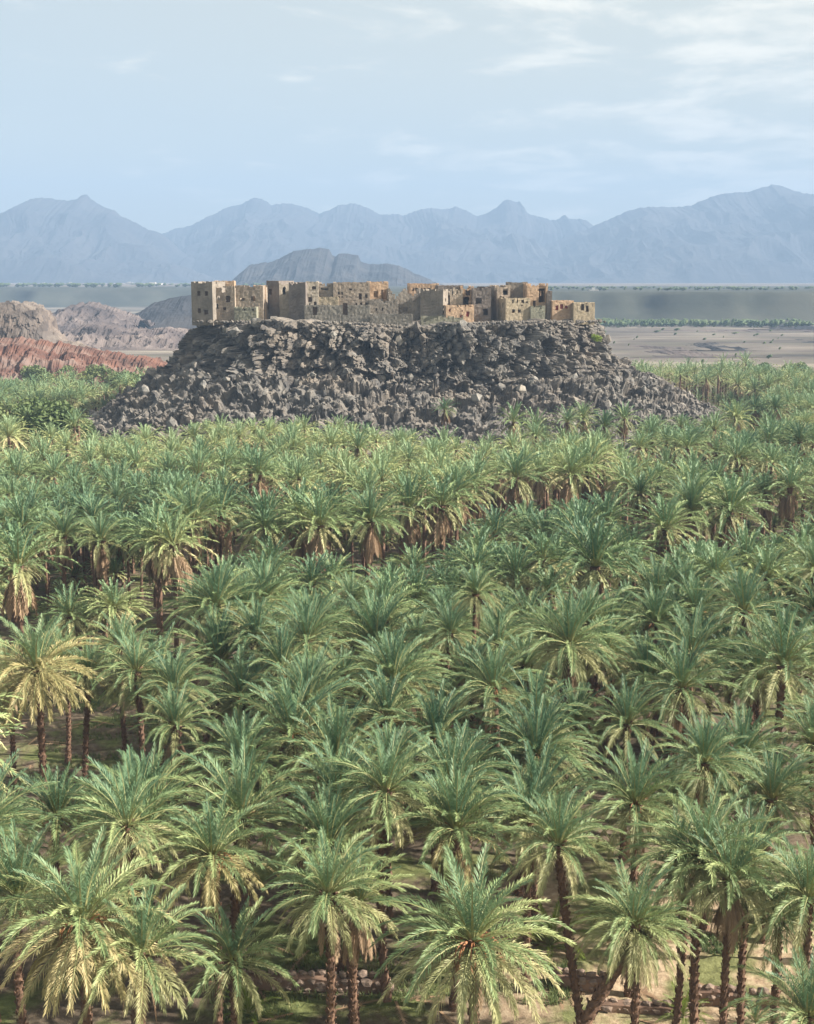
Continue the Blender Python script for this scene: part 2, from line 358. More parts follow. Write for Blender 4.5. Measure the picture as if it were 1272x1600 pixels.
ridge('mountain_range', mleft, 4500, 900, 600, M_MOUNT, 60, 220, 520, 100, 23, jag=7, warp=50)
ridge('mountain_range', mright, 4700, 1000, 600, M_MOUNT, 55, 240, 520, 100, 37, jag=6, warp=50)
hillc = [(340, 447), (366, 440), (380, 425), (390, 413), (410, 410), (425, 409), (445, 400), (460, 393), (480, 389), (500, 387), (514, 389), (519, 397), (524, 401), (530, 397), (545, 396), (560, 399), (564, 409), (575, 412), (592, 414), (600, 412), (625, 416), (645, 426), (665, 434), (685, 442), (700, 447)]
ridge('hill', hillc, 2100, 260, 200, M_HILL, 9, 60, 300, 60, 51, jag=1.5, extend=False, base=2, power=0.7)

# lava plateau: a low scarp behind the plain, its flat top running back to the mountains' foot
xx = np.linspace(-2300, 2300, 900)
edge = 960 + 60*fbm(xx/160, xx*0, None, 4, 3) + np.where(xx < -60, np.clip((-60-xx)/60, 0, 1)*650, 0)
topz = 22.5 + 0.9*fbm(xx/40, xx*0+3, None, 4, 8) + np.clip((xx-40)/60, 0, 1)*0
topz = np.where(xx < -60, 19.5+0.8*fbm(xx/60, xx*0, None, 3, 2), topz)
rows = []
for dy, f in ((-46, -0.02), (-30, 0.12), (-18, 0.34), (-10, 0.62), (-5, 0.86), (0, 0.98), (12, 1.0), (60, 1.0), (250, 1.02), (900, 1.05), (3900, 1.08)):
    yv = edge + dy + (3*fbm(xx/60, xx*0, None, 4, 4)*min(1, max(.2, (dy+46)/30)) if dy < 10 else 0)
    if dy == 3900: yv = np.full_like(xx, 5300.)
    zv = topz*f + (.5*fbm(xx/20, xx*0+dy*0.1, None, 4, 6) if -40 < dy < 0 else 0)
    if dy > 5: zv = np.where(True, 22.3*f + 0.5*fbm(xx/40, yv/40, None, 3, 6), zv)
    rows.append(np.stack([xx, yv, zv], 1))
tag(link('lava_plateau', mesh_np('lava_plateau', np.concatenate(rows), grid_faces(len(rows), len(xx)), M_PLATEAU, smooth=True)), kind='structure')
# pale dusty flat on the plateau, in front of the mountains
xx = np.linspace(-2400, 2400, 200)
rows = []
for k, yv in enumerate((1900, 2000, 2400, 3400, 5200)):
    rows.append(np.stack([xx, yv+60*fbm(xx/200, xx*0+k, None, 3, 1), 23.6+0*xx+(0.9 if k else -2)+k*0.5], 1))
M_DUST = terrain_mat('dust_plain', [(0.35, (.12, .105, .10)), (0.5, (.17, .15, .14)), (0.65, (.25, .22, .20))], 0.01, (0.3, 1, 1))
tag(link('dusty_plain', mesh_np('dusty_plain', np.concatenate(rows), grid_faces(len(rows), len(xx)), M_DUST)), kind='structure')

# hills of the left side
ridge('hill', [(60, 500), (90, 486), (120, 474), (150, 472), (175, 480), (200, 492), (225, 500)], 800, 90, 80, M_BADLAND, 5.5, 11, 300, 70, 61, extend=False, base=0, jag=1.2)
ridge('hill', [(190, 505), (215, 490), (240, 474), (265, 466), (290, 462), (330, 460), (360, 468), (400, 490)], 900, 70, 80, M_HILL, 3, 20, 200, 50, 62, extend=False, base=0, jag=.6)
ridge('hill', [(60, 540), (100, 520), (130, 508), (165, 506), (200, 512), (235, 516), (270, 512), (300, 520), (330, 540)], 640, 70, 60, M_BADLAND, 4.5, 8, 300, 70, 63, extend=False, base=0, jag=1.2)
ridge('hill', [(-80, 535), (0, 527), (30, 527), (60, 532), (100, 537), (130, 543), (165, 549), (200, 554), (235, 560), (270, 574), (300, 590)], 372, 40, 60, M_RED, 2.8, 4.5, 420, 80, 64, extend=False, base=-0.5, jag=.8)
ridge('hill', [(1080, 566), (1110, 552), (1160, 548), (1200, 540), (1240, 537), (1280, 534), (1350, 550)], 640, 25, 60, M_HILL, 1.0, 12, 160, 40, 65, extend=False, base=0, jag=.3)
ridge('hill', [(930, 540), (980, 528), (1040, 526), (1100, 530), (1170, 524), (1240, 527), (1300, 520), (1400, 535)], 760, 60, 60, M_BADLAND, 1.6, 12, 260, 40, 67, extend=False, base=0, jag=.5)
ridge('hill', [(1000, 552), (1060, 545), (1110, 540), (1150, 543), (1190, 548)], 600, 30, 50, M_HILL, 1.4, 9, 200, 40, 68, extend=False, base=0, jag=.4)
ridge('hill', [(1150, 520), (1200, 513), (1260, 510), (1330, 512), (1400, 520)], 860, 30, 50, M_HILL, 1.2, 9, 200, 40, 69, extend=False, base=0, jag=.4)
ridge('hill', [(960, 560), (990, 553), (1040, 548), (1090, 551), (1140, 556), (1180, 563)], 560, 40, 60, M_BADLAND, 1.2, 10, 160, 40, 66, extend=False, base=0, jag=.3)

def rocky_ridge(name, pts, Yr, front, back, base, seed, mat, nx=260, nt_=90):
    P = [atY(a, b, Yr) for a, b in pts]; wx = [q[0] for q in P]; wz = [q[2] for q in P]
    x = np.linspace(wx[0], wx[-1], nx); z = np.interp(x, wx, wz)
    T = np.concatenate([np.linspace(0, 1, nt_), np.linspace(1, 0, 25)[1:]])
    YY = np.concatenate([Yr-front*(1-np.linspace(0, 1, nt_)), Yr+back*(1-np.linspace(1, 0, 25)[1:])])
    XX, TT = np.meshgrid(x, T); Y2 = np.tile(YY[:, None], (1, nx))
    prof = np.where(TT < 0.55, TT*0.75, 0.41+ (1-0.41)*np.clip((TT-0.55)/0.25, 0, 1)**0.6)
    H = base + (z[None, :]-base)*prof
    i1, f1, f2 = voro(XX/2.2, Y2/2.2, H/2.6, seed); i2, _, _ = voro(XX/0.9, Y2/0.9, H/0.9, seed+9)
    e = np.clip(TT*6, 0, 1)
    H = H + e*((i1-0.5)*1.5+(i2-0.5)*0.7+0.8*fbm(XX/6, Y2/6, None, 3, seed)); Y2 = Y2 + e*((i1-.5)*1.6+(i2-.5)*.7)
    return tag(link(name, mesh_np(name, np.stack([XX.ravel(), Y2.ravel(), H.ravel()], 1), grid_faces(len(T), nx), mat)), kind='structure')
rocky_ridge('rocky_hill', [(-140, 486), (-60, 478), (0, 475), (20, 472), (40, 473), (55, 480), (70, 486), (78, 497), (82, 515), (100, 531), (125, 543), (150, 552)], 425, 24, 30, 2, 301, M_ROCKFAR)

# ------------------------------------------------------------------ the rock hill with the village
HC = (-1.8, 276.0); HA, HB = 39.3, 37.0
def hill_profile(ang):
    """extent of cliff and talus (m) by angle; ang: 0 right, -pi/2 front, pi left"""
    right = np.clip(np.cos(ang), 0, 1); left = np.clip(-np.cos(ang), 0, 1); front = np.clip(-np.sin(ang), 0, 1)
    cl = 4.0 + 2.0*left + 0.5*right; ta = 20*left**2 + 30*right**2 + 33*front**2 + 4
    return cl, ta
def lip(ang):
    n_ = 3.2
    c_, s_ = np.cos(ang), np.sin(ang)
    r = (np.abs(c_/HA)**n_ + np.abs(s_/HB)**n_)**(-1/n_)
    return r
LIPZ = 22.4
nf, nb, npz = 760, 130, 170
ang = np.concatenate([np.linspace(-PI-0.25, 0.25, nf, endpoint=False), np.linspace(0.25, PI-0.25, nb, endpoint=False)])
rl = lip(ang) + 1.6*fbm(np.cos(ang)*6, np.sin(ang)*6, None, 4, 21)
cl, ta = hill_profile(ang)
s = np.linspace(0, 1, npz)[:, None]
zc = 13.0 + 2.6*fbm(np.cos(ang)*3, np.sin(ang)*3, None, 3, 33)       # foot of the cliff
zc = np.where(np.cos(ang) < -0.45, zc+0.5, zc)
lz = LIPZ + 1.2*fbm(np.cos(ang)*11, np.sin(ang)*11, None, 4, 34) - 1.0*np.exp(-((ang+PI/2-.05)/.22)**2)
s1 = 0.36
tc_ = np.clip(s/s1, 0, 1); tt = np.clip((s-s1)/(1-s1), 0, 1)
rad = rl + cl*tc_**1.1 + ta*tt
zz = lz + (zc-lz)*tc_**1.0 + (-1.5-zc)*(tt**0.92)
# gullies and buttresses
gul = 1.4*fbm(np.cos(ang)*9+0*s, np.sin(ang)*9+0*s, zz/14, 5, 41, .6)
rad = rad + 1.9*gul*np.clip(s*4, 0, 1)*(1-tt*0.6)
xx = HC[0] + rad*np.cos(ang); yy = HC[1] + rad*np.sin(ang)
nx_, ny_ = np.cos(ang)+0*s, np.sin(ang)+0*s
cliff = 1-tt
i1, f1, f2 = voro(xx/2.9, yy/2.9, zz/4.2, 61)
i2, g1, g2 = voro(xx/1.35, yy/1.35, zz/1.8, 62)
i3, h1, h2 = voro(xx/0.75, yy/0.75, zz/0.75, 63)
env = np.clip(s*14, 0.15, 1)
scm = np.where(vnoise(xx/11+zz/9, yy/11, None, 55) > .12, .35, 1.0)*np.clip(tt*5, 0, 1) + (1-np.clip(tt*5, 0, 1))
crack = -np.clip(0.10-(f2-f1), 0, 0.10)*9*cliff
crack2 = -np.clip(0.12-(g2-g1), 0, 0.12)*4
dr = env*((i1-.5)*3.4*cliff + (i2-.5)*(1.7*cliff+0.8*scm) + (i3-.5)*0.55*scm + crack + crack2*0.6)
dz = env*((i2-.5)*0.35*(tt+0.15) + (i3-.5)*0.3*(tt+.2) + 1.0*tt*fbm(xx/7, yy/7, None, 3, 70))
tang = env*((i3-.5)*0.3)
wn = 1-0.55*np.clip(tt*8, 0, 1)
vx = xx + dr*wn*nx_ - tang*ny_; vy = yy + dr*wn*ny_ + tang*nx_; vz = zz + dr*(1-wn)*1.5 + dz
# flat top inside the lip
tops = []
for f in (0.975, 0.93, 0.8, 0.5, 0.05):
    r_ = rl*f
    tx, ty = HC[0]+r_*np.cos(ang), HC[1]+r_*np.sin(ang)
    tops.insert(0, np.stack([tx, ty, (lz if f > .9 else LIPZ)+0.1+0.45*fbm(tx/3, ty/3, None, 3, 5)], 1))
V = np.concatenate([np.concatenate(tops), np.stack([vx.ravel(), vy.ravel(), vz.ravel()], 1)])
nrr = npz+len(tops)
F = grid_faces(nrr, len(ang), wrap=True)[:, ::-1]
rock_hill = tag(link('rocky_hill', mesh_np('rocky_hill', V, F, M_ROCK)), kind='structure')
print('hill verts', len(V))

# boulders (pieces of the hill)
rng = np.random.default_rng(7)
def rock_np(seed, sub=1, rough=0.28):
    import bmesh
    bm = bmesh.new(); bmesh.ops.create_icosphere(bm, subdivisions=sub, radius=0.5)
    v = np.array([q.co[:] for q in bm.verts]); f = np.array([[q.index for q in fc.verts] for fc in bm.faces]); bm.free()
    r0 = np.random.default_rng(seed); v = v*(1+r0.uniform(-rough, rough, (len(v), 1)))
    for k in range(5):        # chop flat facets
        n = r0.normal(size=3); n /= np.linalg.norm(n); d = v@n; lim = r0.uniform(0.24, 0.38); over = np.clip(d-lim, 0, None); v = v-over[:, None]*n
    return v*np.array([r0.uniform(.9, 1.3), r0.uniform(.8, 1.1), r0.uniform(.75, 1.05)]), f
boulder_me = []
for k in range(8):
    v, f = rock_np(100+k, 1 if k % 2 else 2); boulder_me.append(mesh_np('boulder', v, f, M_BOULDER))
def hill_pt(front_only=True, lo=0.0):
    while True:
        j = rng.integers(0, nf); i = int(rng.uniform(lo, 0.97)*npz)
        if rng.random() < (0.35 if i/npz < s1 else 1.0): return vx[i, j], vy[i, j], vz[i, j]
big = []
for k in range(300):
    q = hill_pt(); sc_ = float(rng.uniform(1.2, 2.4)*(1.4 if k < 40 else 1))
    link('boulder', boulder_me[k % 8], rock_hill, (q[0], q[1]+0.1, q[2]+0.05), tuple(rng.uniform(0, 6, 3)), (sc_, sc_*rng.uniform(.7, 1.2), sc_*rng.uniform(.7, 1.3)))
smallrocks = [rock_np(300+k, 1)for k in range(6)]
VV, FF, off = [], [], 0
from math import cos, sin
def rotm(a, b, c_):
    return np.array(Matrix.Rotation(a, 3, 'X') @ Matrix.Rotation(b, 3, 'Y') @ Matrix.Rotation(c_, 3, 'Z'))
for k in range(11000):
    q = hill_pt(); v, f = smallrocks[k % 6]; scr = vnoise(np.array([q[0]/11+q[2]/9]), np.array([q[1]/11]), None, 55)[0]; sc_ = float(np.exp(rng.normal(-0.45, 0.42)))*(.55 if scr > .12 else 1.1)
    v = (v*sc_*rng.uniform(.7, 1.25, 3))@rotm(*rng.uniform(0, 6, 3)).T + np.array([q[0], q[1], q[2]+0.02])
    VV.append(v); FF.append(f+off); off += len(v)
for k in range(900):      # fallen mud brick and stones at the foot of the houses and on the rim
    x = rng.uniform(-41, 38); y = 241.5+rng.uniform(-2.5, 6); v, f = smallrocks[k % 6]; sc_ = float(rng.uniform(.3, .9))
    v = (v*sc_)@rotm(*rng.uniform(0, 6, 3)).T + np.array([x, y+abs(x)**3/9000., LIPZ+.1-.9*math.exp(-((x-2)/9)**2)]); VV.append(v); FF.append(f+off); off += len(v)
tag(link('loose_rocks', mesh_np('loose_rocks', np.concatenate(VV), np.concatenate(FF), M_ROCK), rock_hill), kind='stuff')

# ------------------------------------------------------------------ village
def voxwall(Lw, Hh, thick, holes, top, cell=0.3, seed=0, zbase=-1.2):
    """wall in XZ plane (front face y=0, back y=thick). holes: (x0,z0,x1,z1). top: function x->height"""
    nx = max(2, int(round(Lw/cell))); nz = max(2, int(round((Hh-zbase)/cell)))
    cx, cz = Lw/nx, (Hh-zbase)/nz
    xs_ = (np.arange(nx)+.5)*cx; zs_ = zbase+(np.arange(nz)+.5)*cz
    XX, ZZ = np.meshgrid(xs_, zs_, indexing='ij')
    fill = ZZ < np.array([top(a) for a in xs_])[:, None]
    for (a, b, c_, d) in holes: fill &= ~((XX > a) & (XX < c_) & (ZZ > b) & (ZZ < d))
    r0 = np.random.default_rng(seed)
    gx, gz_ = np.meshgrid(np.arange(nx+1)*cx, zbase+np.arange(nz+1)*cz, indexing='ij')
    inner = ((gx > 0.01) & (gx < Lw-0.01))
    jx = r0.uniform(-.07, .07, gx.shape)*inner; jz = r0.uniform(-.07, .07, gx.shape)
    jy = r0.uniform(-.04, .04, gx.shape)*inner
    vf = np.stack([gx+jx, jy, gz_+jz], 2).reshape(-1, 3); vb = vf + np.array([0, thick, 0])
    V = np.concatenate([vf, vb]); nb_ = len(vf); idx = lambda i, k: i*(nz+1)+k
    F = []
    P = np.pad(fill, 1)
    for i in range(nx):
        for k in range(nz):
            if not fill[i, k]: continue
            a, b, c_, d = idx(i, k), idx(i+1, k), idx(i+1, k+1), idx(i, k+1)
            F.append((a, b, c_, d)); F.append((nb_+b, nb_+a, nb_+d, nb_+c_))
            if not P[i, k+1]: F.append((nb_+a, a, d, nb_+d))
            if not P[i+2, k+1]: F.append((b, nb_+b, nb_+c_, c_))
            if not P[i+1, k]: F.append((nb_+a, nb_+b, b, a))
            if not P[i+1, k+2]: F.append((d, c_, nb_+c_, nb_+d))
    return V, np.array(F)
def boxnp(x0, y0, z0, x1, y1, z1):
    v = np.array([(x, y, z) for x in (x0, x1) for y in (y0, y1) for z in (z0, z1)], float)
    f = np.array([(0, 1, 3, 2), (4, 6, 7, 5), (0, 4, 5, 1), (2, 3, 7, 6), (0, 2, 6, 4), (1, 5, 7, 3)])
    return v, f
def join(parts):
    V, F, off = [], [], 0
    for v, f in parts: V.append(v); F.append(f+off); off += len(v)
    return np.concatenate(V), np.concatenate(F)
WINME = {}
def window_mesh(w_, h_, mat, door=False):
    key = (round(w_, 1), round(h_, 1), mat.name, door)
    if key not in WINME:
        w2, h2 = key[0]/2, key[1]
        parts = [boxnp(-w2, 0, 0, -w2+.1, .12, h2), boxnp(w2-.1, 0, 0, w2, .12, h2), boxnp(-w2+.1, 0, 0, w2-.1, .12, .1), boxnp(-w2+.1, 0, h2-.1, w2-.1, .12, h2),
                 boxnp(-w2+.1, .05, .1, -.02, .10, h2-.1), boxnp(.02, .05, .1, w2-.1, .10, h2-.1), boxnp(-.02, .02, .1, .02, .11, h2-.1)]
        v, f = join(parts); WINME[key] = mesh_np('window', v, f, mat)
    return WINME[key]
def house(label, cat, xl, xr, yt, yb, Y, depth, mat, rot=0.0, wins=(), ragged=0.15, roof=True, name='mud_house', side_wins=True, seed=1, thick=0.45, back=True, topf=None, extra_top=None, winmat=None, baseext=1.5):
    A = atY(xl, yb, Y); B = atY(xr, yb, Y); T = atY(xl, yt, Y)
    L = (B[0]-A[0])/math.cos(rot); H = T[2]-A[2]; z0 = A[2]
    root = empty(name, (A[0], Y, z0), rot); tag(root, label, cat, 'mud-brick houses of the ruined hilltop village')
    r0 = random.Random(seed)
    k = L/(xr-xl); kz = H/(yb-yt)
    sk = r0.uniform(0, 50)
    def top(a):
        if topf: return topf(a/L)*H
        st = math.floor((a+sk)/1.1)
        return H - 1.7*ragged*H*max(0, mnoise.noise(Vector((st*0.77, sk, 0)))*1.6) - (ragged+.25)*0.9*abs(mnoise.noise(Vector((a*2, sk, 3))))
    holes = []
    for wd in wins:
        wx, wy, ww, wh = wd[:4]; cx_ = (wx-xl)*k; cz_ = (yb-wy)*kz
        holes.append((cx_-ww/2, cz_-wh/2, cx_+ww/2, cz_+wh/2, wd[4] if len(wd) > 4 else 'w'))
    V, F = voxwall(L, H, thick, [h[:4] for h in holes], top, seed=seed, zbase=-baseext)
    link('wall', mesh_np('wall', V, F, mat), root)
    sh = [] 
    if side_wins and depth > 4: sh = [(depth*.3-.35, H*.55, depth*.3+.35, H*.55+.9), (depth*.68-.35, H*.55, depth*.68+.35, H*.55+.9)]
    V, F = voxwall(depth, H, thick, sh, lambda a: top(a*0.7+0.3), seed=seed+1, zbase=-baseext, cell=0.4)
    # left side wall, right side wall
    link('wall', mesh_np('wall', V, F, mat), root, (0.004, depth+.004, 0), (0, 0, -PI/2))
    link('wall', mesh_np('wall', V, F, mat), root, (L-.004, 0.004, 0), (0, 0, PI/2))
    if back:
        V, F = voxwall(L-.02, H, thick, [], lambda a: top(L-a), seed=seed+3, zbase=-baseext, cell=0.5)
        link('wall', mesh_np('wall', V, F, mat), root, (.01, depth-thick, 0))
    if roof:
        v, f = boxnp(thick-.1, thick-.1, H-0.95, L-thick+.1, depth-thick+.1, H-0.7); link('roof', mesh_np('roof', v, f, mat), root)
    for (a, b, c_, d, kd) in holes:
        if kd in ('w', 'd'):
            o_ = link('door' if kd == 'd' else 'window', window_mesh(c_-a+.1, d-b+.1, winmat or M_WOOD), root, ((a+c_)/2, 0.18, b-.05))
    return root
Wd = lambda x, y, w_=0.75, h_=0.95, k='w': (x, y, w_, h_, k)
VY = 246
house('two-storey square mud tower at the left end of the hilltop village', 'house', 300, 334, 440, 496, VY+2, 7, MUD['grey'], -0.22, [Wd(312, 458), Wd(324, 458), Wd(312, 485), Wd(323, 487)], 0.06, seed=3)
house('plain two-storey mud house joined to the right side of the corner tower', 'house', 335, 368, 447, 495, VY+3, 7, MUD['tan'], -0.10, [Wd(351, 453, .8, .8, 'o'), Wd(341, 465, .6, .6, 'o'), Wd(357, 467, 1.0, 1.1), Wd(340, 478, .6, .9, 'o'), Wd(351, 483, .6, .6)], 0.08, roof=False, seed=5)
house('small peach roof room set back above the plain house beside the tower', 'house', 335, 366, 439, 452, VY+11, 4, MUD['peach'], 0.05, [], 0.1, seed=6)
house('wide roofless grey-tan house with two pierced windows, left part of village', 'house', 368, 412, 446, 492, VY+3.5, 8, MUD['tan'], -0.06, [Wd(379, 468, 1.0, .7, 'o'), Wd(396, 467, 1.0, .9, 'o')], 0.07, roof=False, seed=8)
house('low annex with two tiny windows in front of the wide roofless house', 'house', 366, 401, 480, 493, VY+1, 3.2, MUD['green'], -0.04, [Wd(382, 484, .5, .5), Wd(396, 484, .5, .5)], 0.05, seed=9)
house('broken peach wall stub narrowing downward beside the deep shaded recess', 'ruin', 402, 416, 446, 494, VY+5, 5, MUD['peach'], 0.25, [], 0.2, roof=False, seed=10, side_wins=False, topf=lambda u: 1.0 if u < .8 else .85)
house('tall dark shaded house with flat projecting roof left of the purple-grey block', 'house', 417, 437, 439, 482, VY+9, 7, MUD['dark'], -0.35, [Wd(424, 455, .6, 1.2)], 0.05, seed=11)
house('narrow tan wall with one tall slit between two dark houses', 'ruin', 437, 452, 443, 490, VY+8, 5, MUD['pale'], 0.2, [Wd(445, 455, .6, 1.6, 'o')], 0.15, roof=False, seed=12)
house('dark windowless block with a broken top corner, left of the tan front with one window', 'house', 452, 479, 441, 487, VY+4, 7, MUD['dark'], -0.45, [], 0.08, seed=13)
house('narrow pale three-window house front beside the dark windowless block', 'house', 478, 498, 440, 484, VY+3, 7, MUD['pale'], 0.05, [Wd(492, 449, .8, .6), Wd(484, 468, .8, .9), Wd(484, 477, .5, .4), Wd(493, 476, .6, .8)], 0.12, seed=14)
house('long grey house with a crumbling upper row of openings and a lower yellowish ledge', 'house', 498, 521, 443, 478, VY+4.5, 7, MUD['grey'], 0.03, [Wd(503, 450, .5, .7, 'o'), Wd(509, 451, .8, .7, 'o'), Wd(500, 465, .5, .4), Wd(511, 466, .5, .4)], 0.14, seed=15)
house('yellowish low terrace wall below the crumbling long grey house', 'terrace wall', 496, 529, 464, 473, VY+3.2, 1.4, MUD['yellow'], 0.02, [], 0.05, roof=False, seed=16, side_wins=False, name='terrace_wall', thick=.4)
house('large flat-roofed house with a cluster of four small square windows', 'house', 521, 578, 441, 480, VY+3.8, 9, MUD['tan'], 0.04, [Wd(530, 458, .45, .45), Wd(534, 458, .45, .45), Wd(530, 464, .45, .45), Wd(534, 464, .45, .45), Wd(562, 463, .6, 1.4), Wd(574, 463, .6, .8), Wd(557, 475, .4, .7), Wd(565, 475, .4, .7), Wd(573, 475, .4, .7), Wd(548, 452, .4, .4)], 0.05, seed=17)
house('long grey-blue retaining wall with two tall doorways under the four-window house', 'retaining wall', 476, 578, 477, 499, VY-1.2, 3, MUD['stone'], 0.0, [Wd(493, 485, .9, 1.6, 'd'), Wd(539.5, 483, .8, 2.2, 'd')], 0.10, roof=False, seed=18, side_wins=False, name='retaining_wall', baseext=2.5)
house('ruined peach house with big arched holes near the centre of the village', 'ruin', 577, 607, 440, 475, VY+6, 7, MUD['peach'], 0.12, [Wd(587, 459, .9, 1.3, 'o'), Wd(600, 461, 1.4, 1.8, 'o')], 0.22, roof=False, seed=19)
house('grey lower house with two small windows below the ruined peach house', 'house', 577, 622, 468, 494, VY+1.5, 5, MUD['grey'], 0.0, [Wd(588, 483, .5, .7), Wd(598, 483, .5, .7)], 0.12, seed=20)
house('collapsed grey ruin with a slanting broken wall, just left of the village centre', 'ruin', 608, 661, 447, 492, VY+3, 7, MUD['grey'], 0.1, [Wd(621, 467, .8, 1.9, 'o'), Wd(634, 484, .9, .9, 'o')], 0.2, roof=False, seed=21, topf=lambda u: 0.95 - 0.28*abs(math.sin(u*7)) - (0.25 if u > .7 else 0))
house('dark low footing wall beneath the collapsed grey ruin', 'retaining wall', 578, 645, 491, 505, VY-1.8, 2.5, MUD['stone'], 0.0, [], 0.18, roof=False, seed=22, side_wins=False, name='retaining_wall', baseext=2.5)
house('long peach crenellated parapet house set back behind the centre of the village', 'house', 640, 686, 443, 462, VY+14, 6, MUD['peach'], 0.08, [Wd(646, 452, .5, .7), Wd(652, 452, .5, .7), Wd(658, 452, .5, .7), Wd(664, 452, .5, .7), Wd(670, 452, .5, .7)], 0.10, seed=23)
house('cube-like purple-grey house with plain walls at the village centre', 'house', 657, 692, 452, 496, VY+2, 6, MUD['grey'], -0.30, [], 0.05, seed=24)
house('pale rubble-faced retaining wall sloping below the cube-like house', 'retaining wall', 658, 724, 494, 515, VY-2.6, 3, MUD['green'], 0.03, [], 0.16, roof=False, seed=25, side_wins=False, name='retaining_wall', baseext=2.5, topf=lambda u: min(1, .45+u*1.2) if u < .5 else 1-.1*abs(math.sin(u*9)))
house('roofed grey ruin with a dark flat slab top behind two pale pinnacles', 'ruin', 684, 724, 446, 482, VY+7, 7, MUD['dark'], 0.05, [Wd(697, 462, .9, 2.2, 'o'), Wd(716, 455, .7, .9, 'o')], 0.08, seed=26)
for nm, (xa, xb) in (('left', (703, 713)), ('right', (713, 723))):
    house('%s one of two pale pointed wall pinnacles above the peach house' % nm, 'ruin', xa, xb, 449, 480, VY+4+(.7 if nm == 'right' else 0), 1.0, MUD['pale'], 0.02, [], 0, roof=False, seed=27, side_wins=False, name='wall_pinnacle', thick=.4, back=False,
          topf=(lambda u: max(.12, 1-abs(u-.62)*1.7)) if nm == 'left' else (lambda u: max(.12, 1-abs(u-.45)*1.7)))
house('sunlit peach house with one window and a red doorway, right of the centre', 'house', 697, 741, 477, 503, VY-1, 6, MUD['peach'], 0.22, [Wd(732, 491, .6, .9), Wd(722, 486, .4, .5), Wd(703, 484, .4, .6), Wd(722, 500, .7, 1.6, 'd')], 0.08, seed=28, winmat=M_REDW)
house('tan upper room with a dark doorway above the sunlit peach house', 'house', 720, 740, 447, 478, VY+5, 5, MUD['peach'], 0.1, [Wd(731, 458, .8, 1.0), Wd(727, 470, 1.2, 1.6, 'o')], 0.12, seed=29)
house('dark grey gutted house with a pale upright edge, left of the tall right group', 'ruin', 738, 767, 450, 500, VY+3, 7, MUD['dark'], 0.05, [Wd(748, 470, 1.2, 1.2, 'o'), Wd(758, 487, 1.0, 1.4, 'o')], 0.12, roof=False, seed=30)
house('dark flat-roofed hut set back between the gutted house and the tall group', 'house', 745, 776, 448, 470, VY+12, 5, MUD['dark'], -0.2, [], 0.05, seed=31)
house('tall tan house with a shaded left flank in the right group', 'house', 776, 797, 446, 500, VY+6, 7, MUD['tan'], 0.15, [Wd(790, 457, .9, 1.2, 'o'), Wd(784, 470, .7, 1.4)], 0.12, seed=32)
house('highest grey windowless block of the village with a jagged parapet', 'house', 794, 824, 441, 470, VY+9, 7, MUD['grey'], 0.0, [], 0.12, seed=33)
house('sunlit yellow-tan house with a row of small windows under its parapet', 'house', 790, 829, 466, 499, VY+1, 6, MUD['yellow'], 0.20, [Wd(801, 471, .4, .4), Wd(809, 471, .4, .4), Wd(817, 471, .4, .4), Wd(824, 472, .4, .4), Wd(802, 487, .5, .6), Wd(813, 486, .6, .8), Wd(815, 477, .4, .4)], 0.07, seed=34)
house('peach-tan tower house with a tall dark doorway recess near the right end', 'house', 823, 856, 443, 484, VY+5, 7, MUD['peach'], 0.10, [Wd(847, 459, 1.5, 3.2, 'o'), Wd(835, 474, .7, 1.3)], 0.06, seed=35)
house('greenish low wall under the peach-tan tower house', 'retaining wall', 829, 852, 478, 497, VY+1.5, 3, MUD['green'], 0.1, [], 0.15, roof=False, seed=36, side_wins=False, name='retaining_wall')
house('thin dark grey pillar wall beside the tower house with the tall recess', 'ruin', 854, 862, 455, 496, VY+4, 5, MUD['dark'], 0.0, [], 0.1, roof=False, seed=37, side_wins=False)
house('low peach house with three red shuttered windows near the right end', 'house', 863, 897, 470, 495, VY+3, 6, MUD['peach'], 0.18, [Wd(870, 480, .7, .9), Wd(878, 479, .6, .9), Wd(886, 480, .6, .8)], 0.06, seed=38, winmat=M_REDW)
house('low yellow house with two narrow dark windows at the right end', 'house', 896, 930, 473, 495, VY+2.5, 6, MUD['yellow'], 0.15, [Wd(910, 481, .5, 1.3), Wd(918, 482, .5, 1.2)], 0.07, seed=39)

